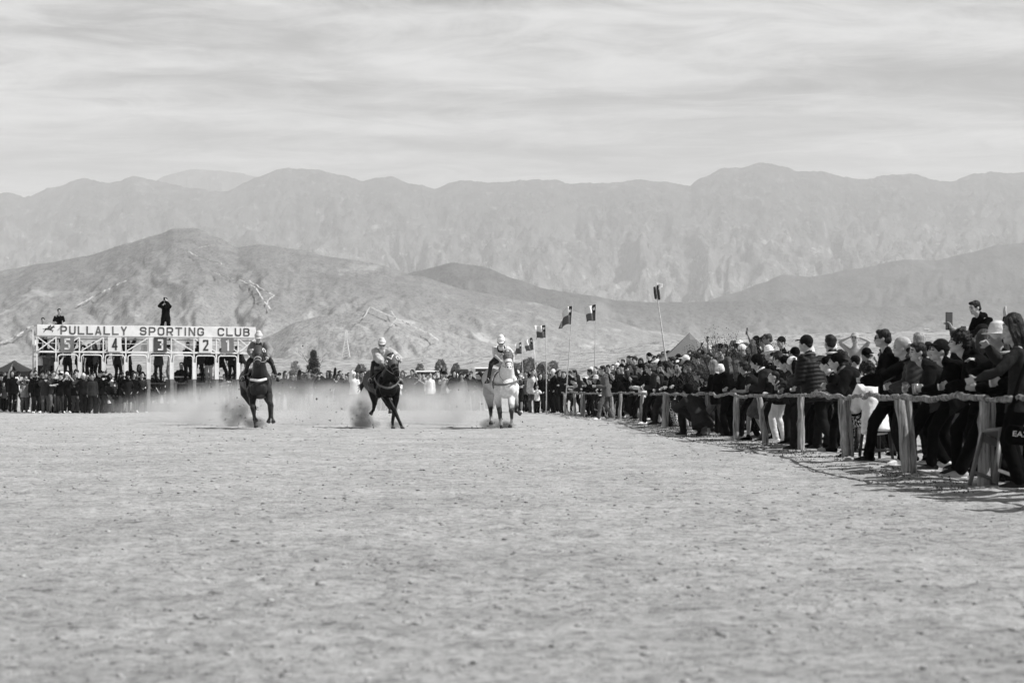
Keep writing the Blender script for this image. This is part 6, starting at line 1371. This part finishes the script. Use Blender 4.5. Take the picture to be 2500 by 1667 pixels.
# stones, weeds and tufts trodden along the rail
m_weed = mat('weed', .06, .9, .5, 9, 0)
def weeds():
    V = []; Fc = []; q = random.Random(8)
    for _ in range(9000):
        y = q.uniform(18, 80); x = fx(y)+q.gauss(-.28, .30); 
        if fbm(x*1.6, y*1.0, 3, 4) < -.02+.5*max(0, -.5-(x-fx(y))): continue
        h = q.uniform(.006, .024)
        for _b in range(4):
            a = q.uniform(0, 6.28); k0 = len(V); w = q.uniform(.002, .006)+y*.0001; z = gh(x, y); dx, dy = cos(a)*h*.8, sin(a)*h*.8
            V += [(x-sin(a)*w, y+cos(a)*w, z-.005), (x+sin(a)*w, y-cos(a)*w, z-.005), (x+dx, y+dy, z+h)]; Fc.append((k0, k0+1, k0+2))
    o = mk('weeds', V, Fc, m_weed, sm=False); tag(o, 'trodden dark weeds and straw along the foot of the rail', 'weeds', kind='stuff')
weeds()
for i, (px, py, s, lb) in enumerate([(1388, 1022, .07, 'pale stone below the thick flagpole'), (1412, 1016, .06, 'round pale stone left of the sitting boy'), (1618, 1048, .06, 'pale stone before the spotted dress'), (1440, 1026, .05, 'flat stone by the sitting boy'), (2005, 1108, .05, 'pale rock at the foot of the rail post by the charcoal jacket'), (2075, 1128, .05, 'crumbled pale clod left of the white striped shoe')]):
    Z = GZ(py); g = G(); g.ball((0, 0, .2*s), (1.4*s, s, .8*s)); o = ob('stone', g.remesh(.012, 1, .4, lambda co: .01*wav(co, 30, i)), mat('stone_pale', .4, .9, .3, 12, .4)); x = (px-1250)*Z/F; o.location = (x, Z, gh(x, Z)); tag(o, lb, 'stone')

# ------------------------------------------------------------------ dust thrown up behind the field
def dust(name, px, py, Z, rx, ry, rz, dens, col, label, sc=1.1, thr=.42, seed=0):
    g = G(); g.ball((0, 0, 0), (1, 1, 1), None, 20, 14); o = g.obj(name, None); c = P(px, py, Z); o.location = c; o.scale = (rx, ry, rz)
    m, t, pv = vol(name, col, dens, .1); m.name = name
    tcn = nn(t, 'ShaderNodeTexCoord'); mp = nn(t, 'ShaderNodeMapping'); lk(t, tcn.outputs['Object'], mp.inputs[0]); mp.inputs['Scale'].default_value = (rx*sc, ry*sc, rz*sc); mp.inputs['Location'].default_value = (seed*3.1, seed, 0)
    n = nn(t, 'ShaderNodeTexNoise', Detail=4, Roughness=.6); n.inputs['Scale'].default_value = 1; n.noise_dimensions = '3D'; lk(t, mp.outputs[0], n.inputs['Vector'])
    ln = nn(t, 'ShaderNodeVectorMath'); ln.operation = 'LENGTH'; lk(t, tcn.outputs['Object'], ln.inputs[0])
    fall = nn(t, 'ShaderNodeMapRange'); fall.interpolation_type = 'SMOOTHSTEP'; fall.inputs[1].default_value = 1; fall.inputs[2].default_value = .25; fall.inputs[3].default_value = 0; fall.inputs[4].default_value = 1; lk(t, ln.outputs['Value'], fall.inputs[0])
    a = nn(t, 'ShaderNodeMapRange'); a.inputs[1].default_value = thr-.12; a.inputs[2].default_value = thr+.2; a.inputs[3].default_value = 0; a.inputs[4].default_value = dens; lk(t, n.outputs[0], a.inputs[0])
    lk(t, mth(t, 'MULTIPLY', a.outputs[0], fall.outputs[0]), pv.inputs['Density']); o.data.materials.clear(); o.data.materials.append(m)
    tag(o, label, 'dust', kind='stuff'); return o
for i, (px, py, Z, rx, ry, rz, d, lb) in enumerate([
    (545, 990, 62, 2.9, 7, .95, .42, 'pale dust bank behind the bay horse'), (700, 985, 68, 2.6, 8, 1.15, .36, 'dust haze between the bay and black horses'), (400, 1000, 72, 3.0, 6, .8, .30, 'thin dust drifting before the gate'),
    (835, 990, 60, 2.0, 6, 1.0, .42, 'dust bank behind the black horse'), (965, 985, 70, 2.4, 8, 1.35, .42, 'dust haze right of the black horse'), (1120, 990, 62, 2.1, 6, 1.05, .42, 'dust bank behind the grey horse')]):
    dust('dust_cloud', px, py, Z, rx, ry, rz, d*.62, .985, lb, sc=.75, thr=.52, seed=i)
for i, (px, py, Z, rx, ry, rz, d, lb) in enumerate([(520, 1000, 55, 1.3, 1.5, .62, .9, 'billow of pale dust trailing left of the bay horse'), (440, 1005, 60, 1.6, 2, .5, .6, 'low dust drifting before the last gate stalls'), (690, 1005, 56, .9, 1.5, .5, .8, 'small dust billow right of the bay horse'), (815, 1000, 55, 1.1, 1.5, .62, 1.0, 'billow of pale dust trailing left of the black horse'), (1030, 1000, 57, 1.1, 1.5, .5, .8, 'dust billow between the black and grey horses'), (1130, 1000, 55, 1.1, 1.5, .62, 1.0, 'billow of pale dust trailing left of the grey horse')]):
    dust('dust_billow', px, py-4, Z, rx*1.15, ry, rz*1.35, d*2.1, .985, lb, sc=1.9, thr=.5, seed=i+30)
for i, (px, py, Z, rx, ry, rz, d, lb) in enumerate([(575, 1010, 52.5, .55, .6, .50, 3.0, 'dark dirt kicked up left of the bay horse'), (622, 1034, 51, .38, .3, .2, 6, 'dirt burst under the bay horse hoof'), (882, 1012, 52, .38, .5, .52, 5.5, 'dark dirt plume behind the black horse'), (893, 1036, 51.5, .45, .4, .17, 7, 'low dirt burst behind the black horse'), (1205, 1036, 51, .45, .4, .2, 5, 'dirt burst under the grey horse'), (1235, 1040, 50.6, .3, .3, .14, 8, 'dark dirt at the grey horse front hooves'), (965, 1038, 50, .28, .2, .12, 6, 'dirt puff at the black horse front hooves')]):
    dust('dirt_spray', px, py, Z, rx, ry, rz*1.1, d*1.5, .25, lb, sc=2.6, thr=.47, seed=i+9)
def specks():
    V = []; Fc = []; q = random.Random(4)
    for cx_, cy_, n, sx_, sy in ((600, 1020, 150, 32, 22), (560, 1000, 60, 40, 30), (888, 1020, 150, 26, 26), (810, 1000, 50, 18, 30), (1215, 1035, 120, 28, 14), (1150, 960, 50, 30, 30), (650, 900, 26, 130, 90), (850, 900, 18, 200, 80), (745, 1015, 30, 20, 12)):
        for _ in range(int(n*.55)):
            p = P(cx_+q.gauss(0, sx_), min(1044, cy_+q.gauss(0, sy)), 51+q.uniform(-1, 2)); s = (.004+.02*q.random()**3)*(1.4 if q.random() < .1 else 1); k0 = len(V)
            for d_ in ((1, 0, 0), (-1, 0, 0), (0, 1, 0), (0, -1, 0), (0, 0, 1), (0, 0, -1)): V.append(p+Vector(d_)*s*q.uniform(.6, 1.3))
            Fc += [(k0+a, k0+b, k0+c) for a, b, c in ((0, 2, 4), (2, 1, 4), (1, 3, 4), (3, 0, 4), (2, 0, 5), (1, 2, 5), (3, 1, 5), (0, 3, 5))]
    o = mk('flying_dirt', V, Fc, mat('damp_soil', .05, .95, .4, 20, 0), sm=False); tag(o, 'bits of dark soil flung into the air by the hooves', 'dirt', kind='stuff')
specks()
# churned soil heaps where hooves strike
